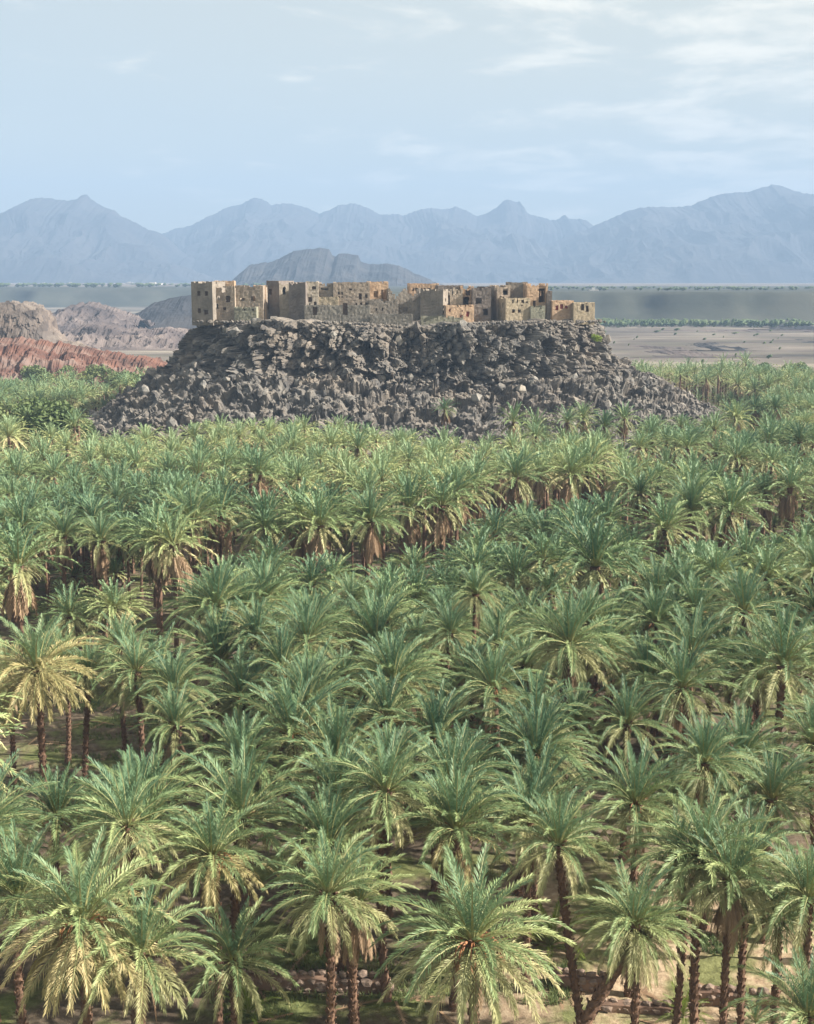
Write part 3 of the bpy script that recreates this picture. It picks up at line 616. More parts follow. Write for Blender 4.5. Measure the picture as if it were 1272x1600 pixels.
# ================================================================== PALMS
def frond_np(e0, L, bend, npairs, ll, lw, droop, seed, three=False, leafm=0, ribm=1, tri_leaf=True, vfold=1.0):
    r0 = random.Random(seed); nseg = 10
    pts = [Vector((0, 0, 0))]; tans = []
    side = r0.uniform(-.10, .10)
    for k in range(nseg):
        u = (k+.5)/nseg; e = e0 - bend*(u**1.5)
        e = max(e, -88)
        t_ = Vector((cos(R(e))*cos(side*u*2), cos(R(e))*sin(side*u*2), sin(R(e)))); tans.append(t_); pts.append(pts[-1]+t_*(L/nseg))
    def at(u):
        a = min(u*nseg, nseg-1e-4); i = int(a); return pts[i].lerp(pts[i+1], a-i), tans[i].lerp(tans[min(i+1, nseg-1)], a-i).normalized()
    V, F3, M, T = [], [], [], []
    # rib
    sides = 3 if not three else 2
    ns = 6 if not three else 3
    for k in range(ns+1):
        u = k/ns; p_, t_ = at(u); sd = t_.cross(Vector((0, 0, 1)))
        sd = Vector((0, 1, 0)) if sd.length < .05 else sd.normalized(); up = sd.cross(t_).normalized()
        w_ = (0.055 if not three else .06)*(1-u)**1.2+0.008
        if sides == 3: V += [p_-sd*w_, p_+sd*w_, p_+up*w_*0.9]
        else: V += [p_-sd*w_, p_+sd*w_]
        T += [.5]*sides
    for k in range(ns):
        a = k*sides; b = a+sides
        prs = ((0, 1), (1, 2), (2, 0)) if sides == 3 else ((0, 1),)
        for i, j in prs: F3 += [(a+i, a+j, b+j), (a+i, b+j, b+i)]; M += [ribm]*2
    # leaflets
    for k in range(npairs):
        u = 0.14 + 0.86*(k+.5)/npairs; p_, t_ = at(u)
        sd = t_.cross(Vector((0, 0, 1))); sd = Vector((0, 1, 0)) if sd.length < .05 else sd.normalized(); up = sd.cross(t_).normalized()
        prof = min(1, .45+u*1.6)*(1 if u < .6 else 1-(u-.6)*1.3)
        for sg in (-1, 1):
            phi = R(58-34*u+r0.uniform(-9, 9)); vv = R((r0.choice((10, 30, 48))*vfold+r0.uniform(-8, 8)))
            d = (t_*cos(phi) + (sd*sg*cos(vv)+up*sin(vv))*sin(phi)).normalized()
            l = ll*prof*r0.uniform(.85, 1.1)
            wv = d.cross(up*cos(vv)-sd*sg*sin(vv)); wv = wv.normalized()*lw*.5
            mid = p_+d*l*.45; tip = p_+d*l+Vector((0, 0, -droop*l*r0.uniform(.6, 1.3)))
            b0 = len(V); tn = r0.uniform(0, 1)*.4
            if tri_leaf:
                V += [p_-wv*.9, p_+wv*.9, tip]; T += [tn]*3; F3 += [(b0, b0+1, b0+2)]; M += [leafm]
            else:
                V += [p_, mid-wv, mid+wv, tip]; T += [tn]*4; F3 += [(b0, b0+1, b0+2), (b0+1, b0+3, b0+2)]; M += [leafm]*2
    return np.array([v[:] for v in V]), np.array(F3), np.array(M), np.array(T)
# classes of frond by elevation of the base: (e0, length, bend, droop, material)
CLS = [(86, 2.9, 14, .05, 'y'), (76, 3.2, 28, .06, 'y'), (66, 3.5, 42, .08, 'y'), (55, 3.7, 52, .10, 'm'), (42, 3.8, 60, .14, 'm'), (29, 3.8, 64, .18, 'm'),
       (15, 3.7, 58, .22, 'm'), (0, 3.6, 52, .28, 'o'), (-16, 3.4, 42, .34, 'o'), (-34, 3.1, 34, .36, 'o'), (-62, 2.7, 24, .4, 'd'), (-78, 2.5, 9, .3, 'd')]
MATS = dict(y=M_YOUNG, m=M_LEAF, o=M_OLD, d=M_DRY)
SLOT = dict(y=0, m=1, o=2, d=3)
FR0 = []   # detailed mesh per class x 3
for ci, (e, L, b, dr_, mk) in enumerate(CLS):
    row = []
    for k in range(3):
        v, f, mi, tt_ = frond_np(e, L*(0.94+.06*k), b*(0.85+.15*k), 58, .54 if mk != 'd' else .45, .036, dr_, ci*10+k, tri_leaf=False, vfold=1 if mk != 'd' else .4)
        row.append(mesh_np('frond', v, f, [MATS[mk], M_RACHIS if mk != 'd' else M_DRIB], mi, tt_*.5+.25))
    FR0.append(row)
def frond_lod(n, lw, three, tri):
    res = []
    for ci, (e, L, b, dr_, mk) in enumerate(CLS):
        row = []
        for k in range(2): row.append(frond_np(e, L, b*(0.85+.25*k), n, .52, lw, dr_, 900+ci*10+k, three, 0, 4, tri))
        res.append(row)
    return res
FR1 = frond_lod(26, .085, True, False); FR2 = frond_lod(13, .15, True, True); FR3 = frond_lod(6, .30, True, True)
def frond_plan(n, r0, arch=0.0, skirt=0, full=1.0):
    """list of (class, azimuth, scale)"""
    res = []
    for k in range(n):
        u = (k+.5)/n; e = (88 - (110+18*arch)*u**(1.22-.42*min(arch, 1)) if arch >= 0 else 88-90*u) + r0.uniform(-5, 5)
        ci = min(range(10), key=lambda c_: abs(CLS[c_][0]-e)); res.append((ci, k*2.39996+r0.uniform(-.25, .25), r0.uniform(.86, 1.1)*(1 if u < .8 else .95)))
    for k in range(skirt):
        res.append((9 if r0.random() < .10 and k > 2 else (10 if r0.random() < .5 else 11), r0.uniform(0, 2*PI), r0.uniform(.5, 1.12)))
    return res
def bake_crown(plan, FR, r0):
    V, F, M, T, off = [], [], [], [], 0
    for ci, az, sc_ in plan:
        v, f, mi, tt_ = FR[ci][r0.randrange(2)]
        c_, s_ = cos(az), sin(az); v = v*sc_
        drop = 0 if ci < 7 else (-.15 if ci < 10 else -.45-r0.random()*.5)
        x = v[:, 0]+.14; q = np.stack([x*c_-v[:, 1]*s_, x*s_+v[:, 1]*c_, v[:, 2]+drop], 1)
        mm = np.where(mi == 0, SLOT[CLS[ci][4]], 4)
        V.append(q); F.append(f+off); M.append(mm); T.append(tt_*.35+r0.random()*.65); off += len(v)
    return np.concatenate(V), np.concatenate(F), np.concatenate(M), np.concatenate(T)
CM = [M_YOUNG, M_LEAF, M_OLD, M_DRY, M_RACHIS]

def trunk_np(H=8.0, rad=.22, lean=(0, 0), seed=0, seg=10, dr=.17, boots=True, curve=.15):
    r0 = random.Random(seed); V, F = [], []
    n = int(H/dr); ca = r0.uniform(0, 6.28)
    def axis_(z):
        u = z/H; return (lean[0]*u**1.2+curve*sin(u*3)*cos(ca), lean[1]*u**1.2+curve*sin(u*3)*sin(ca))
    for k in range(n+1):
        z = -0.35 + (H+.35)*k/n; u = max(0, z/H); ax_ = axis_(max(z, 0))
        r_ = rad*(1.35-.5*min(1, u*6))*(1-.12*u) if u < .93 else rad*(1+ (u-.93)*9)
        for q in range(seg):
            a = 2*PI*(q+(k % 2)*.5)/seg; rr = r_*(1+(.13 if (k+q) % 2 else -.06)+r0.uniform(-.05, .05))
            V.append((ax_[0]+rr*cos(a), ax_[1]+rr*sin(a), z))
    for k in range(n):
        for q in range(seg):
            a, b = k*seg+q, k*seg+(q+1) % seg
            F += [(a, b, b+seg), (a, b+seg, a+seg)]
    if boots:      # cut leaf bases in a spiral
        m_ = int(H*15)
        for k in range(m_):
            z = H*(k/m_); u = z/H; ax_ = axis_(z); r_ = rad*(1-.1*u)*(1.2 if u < .12 else 1)
            if u > .93: r_ = rad*(1+(u-.93)*7)
            a = k*2.39996+r0.uniform(-.1, .1); w_ = .085; h_ = .15+ (.12 if u > .9 else 0); o_ = .06+r0.random()*.03+(.1 if u > .9 else 0)
            ca_, sa_ = cos(a), sin(a); cx_, cy_ = ax_[0]+r_*ca_*.93, ax_[1]+r_*sa_*.93
            b0 = len(V)
            V += [(cx_-sa_*w_, cy_+ca_*w_, z), (cx_+sa_*w_, cy_-ca_*w_, z), (cx_+ca_*o_-sa_*w_*.6, cy_+sa_*o_+ca_*w_*.6, z+h_), (cx_+ca_*o_+sa_*w_*.6, cy_+sa_*o_-ca_*w_*.6, z+h_), (cx_, cy_, z+h_*1.05)]
            F += [(b0, b0+1, b0+3), (b0, b0+3, b0+2), (b0+2, b0+3, b0+4), (b0, b0+2, b0+4), (b0+1, b0+4, b0+3)]
    return np.array(V), np.array(F)
TR0 = [mesh_np('trunk', *trunk_np(8, seed=k, curve=.1+.08*k), M_TRUNK) for k in range(5)]
TR1 = [mesh_np('trunk', *trunk_np(8, seed=20+k, seg=8, dr=.3, boots=False), M_TRUNK) for k in range(4)]
# fruit stalks
def stalk_np(seed):
    r0 = random.Random(seed); V, F = [], []; n = 7; e = 50; p_ = Vector((0, 0, 0))
    for k in range(n):
        w_ = .035*(1-k/n*.5)
        V += [(p_.x, -w_, p_.z), (p_.x, w_, p_.z), (p_.x, 0, p_.z+w_*1.4)]
        e -= 20; p_ = p_+Vector((cos(R(e)), 0, sin(R(e))))*.16
    for k in range(n-1):
        a = k*3; b = a+3
        for i, j in ((0, 1), (1, 2), (2, 0)): F += [(a+i, a+j, b+j), (a+i, b+j, b+i)]
    for k in range(16):      # strands of the empty bunch
        a = r0.uniform(0, 6.28); q = p_; b0 = len(V); d = Vector((cos(a)*.5+.2, sin(a)*.5, -1)).normalized(); l = r0.uniform(.3, .55); s_ = Vector((-sin(a), cos(a), 0))*.014
        V += [tuple(q-s_), tuple(q+s_), tuple(q+d*l)]; F += [(b0, b0+1, b0+2)]
    return np.array(V), np.array(F)
STALK = [mesh_np('fruit_stalk', *stalk_np(k), M_STALK) for k in range(3)]

CROWNS = {}
for kind, (sk, arch, n) in dict(plain=(0, .1, 66), arch=(3, .7, 66), skirt=(60, -1, 50)).items():
    CROWNS[kind] = []
    for k in range(6):
        r0 = random.Random(500+k+len(kind)*31); CROWNS[kind].append(mesh_np('crown', *(lambda b: (b[0], b[1], CM, b[2], b[3]))(bake_crown(frond_plan(n+(-16, -8, 0, 6, -12, 2)[k], r0, arch if arch < 0 else max(0, arch+(-.1, .3, 0, -.2, .4, .1)[k]), sk+(0, 4, -8, 6, -3, 0)[k] if sk else 0), FR1, r0))))
GROUPNAME = 'date palms of the oasis grove'
GOLD = {}
def gold_mesh(ci, k):
    if (ci, k) not in GOLD:
        me_ = FR0[ci][k].copy(); me_.materials[0] = M_GOLD; GOLD[(ci, k)] = me_
    return GOLD[(ci, k)]
def palm_detailed(x, y, z0, H, sc_, seed, label, kind='plain', nfr=48, lean=(0, 0), stalks=0, arch=0.0, group=GROUPNAME, skirtn=None):
    r0 = random.Random(seed)
    root = empty('date_palm', (x, y, z0), 0); tag(root, label, 'palm tree', group)
    if lean != (0, 0): link('trunk', mesh_np('trunk', *trunk_np(H, .30 if abs(lean[0]) > 3 else .2*sc_**.5, lean, seed), M_TRUNK), root)
    else: link('trunk', TR0[seed % 5], root, rot=(0, 0, r0.uniform(0, 6)), scl=(sc_**.7*.95, sc_**.7*.95, H/8))
    sk = skirtn if skirtn is not None else (48 if kind == 'skirt' else (3 if kind == 'arch' else 0))
    for ci, az, s_ in frond_plan(int(nfr*1.25), r0, -1 if kind == 'skirt' else arch, sk):
        drop = 0 if ci < 7 else (-.15 if ci < 10 else -.45-r0.random()*.5)
        k3 = r0.randrange(3); fm_ = FR0[ci][k3]
        if (label.startswith('golden') or 'golden lower' in label) and ci >= (4 if 'drooping' in label else 6) or ('yellow' in label and ci > 6): fm_ = gold_mesh(ci, k3)
        link('frond', fm_, root, (lean[0]+.13*cos(az), lean[1]+.13*sin(az), H+drop), (r0.uniform(-.06, .06), r0.uniform(-.05, .05), az), s_*sc_)
    for k in range(stalks):
        az = r0.uniform(0, 6.28); link('fruit_stalk', STALK[k % 3], root, (lean[0]+.2*cos(az), lean[1]+.2*sin(az), H+.05), (0, 0, az), sc_*r0.uniform(.8, 1.15))
    return root
def palm_mid(x, y, z0, H, sc_, seed, label, kind):
    r0 = random.Random(seed)
    root = empty('date_palm', (x, y, z0), 0); tag(root, label, 'palm tree', GROUPNAME)
    link('trunk', TR1[seed % 4], root, rot=(0, 0, r0.uniform(0, 6)), scl=(sc_*.95, sc_*.95, H/8))
    link('crown', CROWNS[kind][r0.randrange(6)], root, (0, 0, H), (r0.uniform(-.13, .13), r0.uniform(-.13, .13), r0.uniform(0, 6.28)), (sc_, sc_, sc_*r0.uniform(.85, 1.15)))
    return root

# --- explicit foreground palms: (heart px, heart py, crown height m, scale, kind, lean, stalks, arch, fronds, label)
EXP = [
 (128, 1440, 8.0, 1.02, 'arch', (0, 0), 24, 1.0, 66, 'largest front-left date palm with a wide arching crown and golden lower fronds'),
 (222, 1490, 7.0, .85, 'arch', (0, 0), 0, .6, 44, 'date palm tucked behind the right side of the largest front-left palm'),
 (30, 1400, 7.2, .9, 'plain', (0, 0), 0, .3, 44, 'date palm at the left edge behind the largest front-left palm'),
 (512, 1395, 8.2, .82, 'arch', (.1, 0), 0, .8, 46, 'date palm with a long straight reddish trunk left of the front-centre palm'),
 (560, 1408, 7.0, .70, 'skirt', (0, 0), 0, .6, 34, 'date palm with bundled dry fronds just right of the straight reddish trunk'),
 (738, 1470, 8.2, 1.0, 'arch', (0, 0), 26, 1.0, 64, 'front-centre date palm with orange fruit stalks in its open crown'),
 (332, 1335, 8.0, .85, 'arch', (0, 0), 10, .7, 48, 'date palm with drooping yellowed lower fronds, left of the straight reddish trunk'),
 (365, 1500, 5.4, .8, 'plain', (0, 0), 0, .6, 36, 'low date palm whose fronds hang over the dark gap left of the reddish trunk'),
 (872, 1318, 8.6, .78, 'plain', (-1.2, 0), 0, .3, 46, 'upright date palm on a leaning dark trunk right of the front-centre palm'),
 (1100, 1335, 8.6, .95, 'arch', (0, 0), 4, 1.0, 52, 'tall arching date palm on the right with a thick pale brown trunk'),
 (1142, 1375, 8.2, .72, 'skirt', (0, 0), 0, .8, 36, 'date palm with hanging dry fronds close behind the tall arching right palm'),
 (1172, 1345, 8.0, .75, 'plain', (0, 0), 0, .5, 40, 'slim dark-trunked date palm right of the pair on the right'),
 (990, 1440, 7.4, .74, 'arch', (0, 0), 0, 1.0, 50, 'shaded grey-green date palm on a stout trunk above the low line of stones'),
 (1000, 1455, 7.0, .60, 'plain', (3.4, .6), 0, .9, 34, 'date palm on a strongly slanting grey trunk in the right foreground'),
 (1063, 1350, 8.0, .7, 'plain', (0, 0), 0, .4, 40, 'date palm with a spotted thin trunk between the shaded palm and the tall arching palm'),
 (1216, 1430, 6.4, .8, 'plain', (0, 0), 0, .8, 42, 'dark stubby date palm with a short thick trunk near the right edge'),
 (1262, 1400, 8.0, .8, 'plain', (0, 0), 0, .5, 42, 'date palm cut by the right edge of the photo above the grassy clearing'),
 (1262, 1585, 5.0, .8, 'plain', (0, 0), 0, .4, 40, 'low date palm crown in the bottom right corner'),
 (712, 1295, 8.0, .95, 'skirt', (0, 0), 3, 1.0, 52, 'broad yellowish date palm with a thatch of old fronds above the front-centre palm'),
 (528, 1250, 8.0, .9, 'plain', (0, 0), 0, .1, 48, 'upright bluish date palm above the straight reddish trunk palm'),
 (993, 1255, 8.6, .9, 'arch', (0, 0), 3, .7, 50, 'date palm with a pale orange heart above the shaded grey-green palm'),
 (1160, 1180, 8.0, .8, 'plain', (0, 0), 0, .0, 46, 'vase-shaped upright date palm on the right, below the dark shaded hollow'),
 (380, 1195, 8.0, .85, 'plain', (0, 0), 0, .0, 46, 'upright date palm with long pale ribs right of the shaded left clearing'),
 (235, 1255, 7.4, .9, 'plain', (0, 0), 0, .1, 46, 'upright date palm just below the shaded left clearing'),
 (90, 1275, 6.8, .85, 'plain', (0, 0), 0, .3, 46, 'yellow-green date palm at the left, in front of the shaded clearing'),
 (58, 1045, 9.0, 1.12, 'arch', (0, 0), 0, 1.35, 60, 'golden drooping date palm on a bare trunk at the left edge above the clearing'),
 (12, 1050, 7.2, .75, 'arch', (0, 0), 0, .8, 40, 'date palm at the very left edge beside the golden drooping palm'),
 (98, 1030, 6.9, .8, 'arch', (.0, 0), 0, .8, 44, 'date palm behind the right shoulder of the golden drooping palm'),
 (140, 1050, 8.0, .7, 'plain', (.6, 0), 0, .5, 40, 'date palm on a thin slanting trunk in the shaded left clearing'),
 (212, 1048, 8.3, .85, 'arch', (0, 0), 2, .9, 46, 'date palm on a tall dark trunk at the right side of the left clearing'),
 (272, 1075, 7.8, .8, 'plain', (0, 0), 0, .4, 46, 'dense green date palm leaning over the right end of the left clearing'),
 (190, 1010, 7.5, .8, 'plain', (0, 0), 0, .4, 44, 'date palm at the back of the left clearing'),
 (480, 1095, 8.0, .9, 'plain', (0, 0), 0, .1, 48, 'bushy date palm with an upright tuft left of the grove centre'),
 (605, 1120, 8.4, .9, 'arch', (0, 0), 6, .6, 50, 'date palm with yellow-tan lower fronds at the middle of the grove'),
 (770, 1075, 8.4, .9, 'arch', (0, 0), 6, .5, 48, 'date palm with a dark hollow beneath it, right of the grove centre'),
 (980, 1130, 7.6, .8, 'plain', (0, 0), 0, .2, 44, 'date palm at the left rim of the dark shaded hollow'),
 (1065, 1075, 8.6, 1.0, 'arch', (0, 0), 2, .6, 50, 'large date palm arching over the dark shaded hollow'),
 (405, 742, 11.0, 1.0, 'skirt', (0, 0), 0, .6, 44, 'tall date palm with a tan dry skirt standing out below the rock, left'),
 (1080, 800, 9.5, 1.25, 'skirt', (0, 0), 0, .7, 48, 'large shaggy date palm with a broad brown skirt on the right side'),
 (580, 815, 9.5, 1.15, 'skirt', (0, 0), 0, .4, 46, 'big dark-tufted date palm with orange-brown skirt in the mid grove'),
 (300, 812, 9.3, 1.15, 'skirt', (0, 0), 0, .7, 44, 'broad skirted date palm beside the deep gap of shadow, mid left'),
 (1000, 772, 9.3, .95, 'skirt', (0, 0), 0, .4, 40, 'skirted date palm above the pale bare patch, right of centre'),
 (1195, 770, 8.5, .9, 'skirt', (0, 0), 0, .4, 40, 'skirted yellowish date palm in the row near the right edge'),
 (100, 838, 8.6, .9, 'skirt', (0, 0), 0, .4, 40, 'skirted date palm in the row at the left edge of the grove'),
 (158, 845, 8.4, .9, 'skirt', (0, 0), 0, .4, 40, 'skirted date palm second from the left in the front row by the left edge'),
 (695, 640, 9.5, .8, 'skirt', (0, 0), 0, .4, 30, 'tan dried date palm standing against the rock just right of centre'),
]
placed = []      # (x, y, radius)
npalm = 0
for i, (hx, hy, H, sc_, kind, lean, st, arch, nfr, lab) in enumerate(EXP):
    sc_ *= .88
    x, y, _ = atZ(hx, hy, H); bx_, by_ = x-lean[0], y-lean[1]
    far_ = y > 120
    if far_: palm_mid(bx_, by_, 0, H, sc_, 40+i, lab, kind)
    else: palm_detailed(bx_, by_, gz(bx_, by_), H-gz(bx_, by_), sc_, 40+i, lab, kind, nfr, lean, st, arch)
    placed.append((x, y, 2.4*sc_)); npalm += 1

SKIRTED = [(920, 735, 1), (893, 742, .9), (806, 745, 1), (742, 758, .95), (470, 808, 1), (640, 792, .9), (1165, 715, .9), (1040, 825, .9), (1140, 800, 1), (802, 660, .8), (886, 660, .75), (912, 652, .7), (975, 655, .75),
 (945, 668, .7), (1212, 640, .8), (1180, 640, .8), (1200, 690, .85), (1250, 690, .8), (30, 885, 1), (245, 842, .95), (500, 822, .95), (690, 790, 1), (930, 885, 1), (715, 770, .9), (345, 800, 1), (1075, 700, .8), (560, 700, .8), (1235, 760, .9), (1000, 700, .75), (270, 850, .9), (1150, 655, .8)]
SKP = []
for hx, hy, sc_ in SKIRTED:
    H_ = 9.4; x, y, _ = atZ(hx, hy, H_)
    if any(math.hypot(a-x, b-y) < 2.0 for a, b, r_ in placed): continue
    placed.append((x, y, 2.6*sc_)); SKP.append([x, y, H_, sc_*1.12, 'skirt', hx, hy])
FRONTGAP = [(hx, hy) for hx, hy, s_ in SKIRTED] + [(405, 742), (1080, 800), (580, 815), (300, 812), (1000, 772), (1195, 770), (100, 838), (158, 845)]
# --- the grove between
def in_hill(x, y, m=0.0):
    dx, dy = x-HC[0], y-HC[1]; a = math.atan2(dy, dx); cl_, ta_ = hill_profile(np.array(a))
    return math.hypot(dx, dy) < float(lip(np.array(a)))+float(cl_)+float(ta_)-m
EXCL = [(130, 1140, 165, 85), (375, 850, 26, 40), (718, 800, 24, 22), (905, 768, 30, 22), (985, 830, 42, 14), (1120, 1120, 85, 42), (1010, 1115, 70, 36), (760, 1125, 40, 30), (320, 1090, 40, 30),
        (100, 885, 60, 14)]
SKZ = [(60, 850, 130, 30), (300, 845, 60, 30), (920, 735, 60, 25), (1060, 810, 110, 40), (600, 830, 110, 25), (1180, 700, 110, 40), (860, 700, 150, 30), (410, 760, 40, 30), (1150, 655, 90, 30), (800, 740, 40, 25)]
cand = []
def hfield(x, y): return 7.2 + 1.5*mnoise.noise(Vector((x*.03, y*.03, 1.7)))
r0 = random.Random(4)
def add_area(y0, y1, sp, xlim, test, hm=1.0, fm=1.0):
    y = y0
    while y < y1:
        spn = sp(y); hw = xlim(y); x = hw[0] + r0.random()*spn
        while x < hw[1]:
            qx, qy = x+r0.uniform(-.38, .38)*spn, y+r0.uniform(-.38, .38)*spn
            H = (hfield(qx, qy) + r0.gauss(0, 1.15))*hm; s_ = min(1.25, max(.58, r0.gauss(.80, .13)))*fm
            if test(qx, qy, H): cand.append((qx, qy, H, s_))
            x += spn
        y += spn*.93
def test_main(x, y, H):
    px, py = proj(x, y, H)
    if px < -90 or px > 1362: return False
    if py > 1345: return False
    if py > 1265 and 860 < px: return False
    if in_hill(x, y, 3.0): return False
    if px < 135 and py < 672 and r0.random() < .85: return False
    if px > 125 and px < 1150:
        lim = np.interp(px, [125, 290, 335, 480, 560, 660, 700, 760, 800, 1000, 1150], [690, 690, 664, 664, 680, 692, 706, 690, 680, 668, 664])
        if py < lim+r0.uniform(-4, 4):
            if not (px > 770 and py > 652 and r0.random() < .22): return False
    for a, b, c_, d in EXCL:
        if ((px-a)/c_)**2+((py-b)/d)**2 < 1: return False
    for a, b in FRONTGAP:
        if abs(px-a) < (44 if b > 715 else 28) and b+5 < py < b+(74 if b > 715 else 28): return False
    gx, gy = proj(x, y, 0)
    if -60 < px < 250 and 1090 < gy < 1225: return False
    for (a, b, r_) in placed:
        if math.hypot(a-x, b-y) < r_+.7: return False
    return True
add_area(47, 236, lambda y: 3.3+.0035*y, lambda y: (-y*.36-4, y*.36+4), test_main)
cand.sort(key=lambda c_: c_[1])
print('grove candidates', len(cand))
NDET, NTOT = 105, 296-len(EXP)-len(SKP)
lod_far = []
cells = {}
individ = []
for i, (x, y, H, s_) in enumerate(cand):
    px, py = proj(x, y, H)
    sk = any(((px-a)/c_)**2+((py-b)/d)**2 < 1 for a, b, c_, d in SKZ)
    q = r0.random(); kind = 'skirt' if (q < (.62 if sk else .07)) else ('arch' if q > .55 else 'plain')
    if len(individ) < NTOT and -45 < px < 1317: individ.append([x, y, H, s_, kind, px, py])
    else: lod_far.append((x, y, H, s_, kind))
individ += SKP
ROWS = [(1290, 'just behind the foreground palms'), (1215, 'three quarters down the photo'), (1150, 'by the foot of the left clearing'), (1090, 'beside the left clearing'),
        (1035, 'level with the golden drooping palm'), (985, 'three fifths down the photo'), (940, 'just below mid-grove'), (900, 'at mid-grove'), (860, 'level with the left skirted row'), (820, 'beyond the left skirted row'), (780, 'in the upper grove'), (0, 'high in the upper grove')]
COLS = [(110, 'at the left edge'), (260, 'far left'), (420, 'left'), (570, 'left of centre'), (700, 'at centre'), (850, 'right of centre'), (1010, 'right'), (1160, 'far right'), (9999, 'at the right edge')]
KN = dict(plain='upright green', arch='arching', skirt='brown-skirted')
for q in individ:
    rw = next(n for l, n in ROWS if q[6] >= l); cw = next(n for l, n in COLS if q[5] < l)
    cells.setdefault((rw, cw, q[4]), []).append(q)
ORD = ['nearest', 'second nearest', 'third nearest', 'fourth nearest', 'fifth nearest', 'sixth nearest', 'seventh nearest', 'eighth nearest', 'ninth nearest', 'tenth nearest'] + ['%dth nearest' % k for k in range(11, 60)]
for (rw, cw, kd), lst in cells.items():
    lst.sort(key=lambda q: q[1])
    for k, q in enumerate(lst):
        sz = '' if len(lst) == 1 else ORD[k]+' '
        q.append('%s%s palm %s, %s' % (sz, KN[kd], cw, rw))
for i, q in enumerate(individ):
    x, y, H, s_, kind, px, py, lab = q
    if i < NDET: palm_detailed(x, y, gz(x, y), H, s_, 200+i, lab, kind, r0.randrange(36, 58), (0, 0) if r0.random() < .8 else (r0.uniform(-1.3, 1.3), r0.uniform(-.8, .8)), 0 if r0.random() < .7 else 5, r0.uniform(.3, 1.1) if kind != 'plain' else r0.uniform(0, .3), skirtn=None if kind == 'skirt' else (2 if kind == 'arch' else 0))
    else: palm_mid(x, y, gz(x, y), H, s_, 200+i, lab, kind)
# beyond: palms either side of the rock
cand = []
def test_r(x, y, H):
    px, py = proj(x, y, H)
    if in_hill(x, y, 2): return False
    lim = 578 + 10*math.sin(px*.021) if px > 1150 else 580-.04*(px-985)
    return px > (985 if y > 250 else 1100) and px < 1330 and py > lim-(8 if r0.random() < .12 else 0)
add_area(212, 455, lambda y: 4.5, lambda y: (40, y*.36+6), test_r, .9, 1.1)
def test_l(x, y, H):
    px, py = proj(x, y, H)
    if in_hill(x, y, 2): return False
    return -60 < px < 245 and 598 + 8*math.sin(px*.05) < py < 640
add_area(205, 360, lambda y: 4.6, lambda y: (-y*.36-6, -40), test_l, .72, 1.1)
for c_ in cand:
    q = r0.random(); px, py = proj(c_[0], c_[1], c_[2]); kd = 'skirt' if (q < (.5 if px > 1100 and py > 615 else .1)) else ('arch' if q > .5 else 'plain')
    lod_far.append((*c_, kd))
cand = []
add_area(205, 300, lambda y: 4.6, lambda y: (40, y*.36+6), lambda x, y, H: (not in_hill(x, y, 5)) and 985 < proj(x, y, H)[0] < 1330, .42, .85)
add_area(200, 330, lambda y: 5.0, lambda y: (-y*.36-6, -40), lambda x, y, H: (not in_hill(x, y, 5)) and -60 < proj(x, y, H)[0] < 245, .35, .8)
def test_u(x, y, H):
    px, py = proj(x, y, H)
    if in_hill(x, y, 2) or not (-60 < px < 1330): return False
    gx, gy = proj(x, y, 0)
    return r0.random() < .6 and not (gy > 1090 and px < 290)
add_area(92, 190, lambda y: 5.2, lambda y: (-y*.36-4, y*.36+4), test_u, .28, .62)
lod_far += [(*c_, 'plain') for c_ in cand]
print('far palms', len(lod_far), 'individual', len(individ))
def bake_palm(FR, n, sk, arch, seed):
    rr = random.Random(seed); return bake_crown(frond_plan(n, rr, arch, sk), FR, rr)
L2 = {k: [bake_palm(FR2, n, sk, ar, 60+j) for j in range(4)] for k, (n, sk, ar) in dict(plain=(46, 0, .1), arch=(46, 3, .6), skirt=(36, 30, -1)).items()}
L3 = {k: [bake_palm(FR3, n, sk, ar, 60+j) for j in range(3)] for k, (n, sk, ar) in dict(plain=(28, 0, .1), arch=(28, 2, .6), skirt=(24, 16, -1)).items()}
VV, FF, MM, TT_, off = [], [], [], [], 0
for i, (x, y, H, s_, kd) in enumerate(lod_far):
    v, f, mi, tt_ = (L2 if y < 290 else L3)[kd][i % 3]; a = r0.uniform(0, 6.28); ca, sa = cos(a), sin(a)
    v = v*s_; v = np.stack([v[:, 0]*ca-v[:, 1]*sa+x, v[:, 0]*sa+v[:, 1]*ca+y, v[:, 2]+H], 1)
    VV.append(v); FF.append(f+off); MM.append(mi); TT_.append(np.clip(tt_*.7+r0.random()*.5-.1, 0, 1)); off += len(v)
    q = np.array([(cos(k*PI/2.5)*.22, sin(k*PI/2.5)*.22) for k in range(5)])
    v = np.concatenate([np.column_stack([q*1.2+[x, y], np.full(5, -.2)]), np.column_stack([q+[x, y], np.full(5, H)])])
    f = np.array([t_ for k in range(5) for t_ in ((k, (k+1) % 5, 5+(k+1) % 5), (k, 5+(k+1) % 5, 5+k))])
    VV.append(v); FF.append(f+off); MM.append(np.full(len(f), 5)); TT_.append(np.full(10, .5)); off += 10
FFc = np.concatenate(FF)
pg = link('palm_grove', mesh_np('palm_grove', np.concatenate(VV), FFc, CM+[M_TRUNK], np.concatenate(MM), np.concatenate(TT_)))
tag(pg, 'farther date palms of the oasis around the foot of the rock hill', 'palm grove', kind='stuff')
print('stuff palm tris', len(FFc))

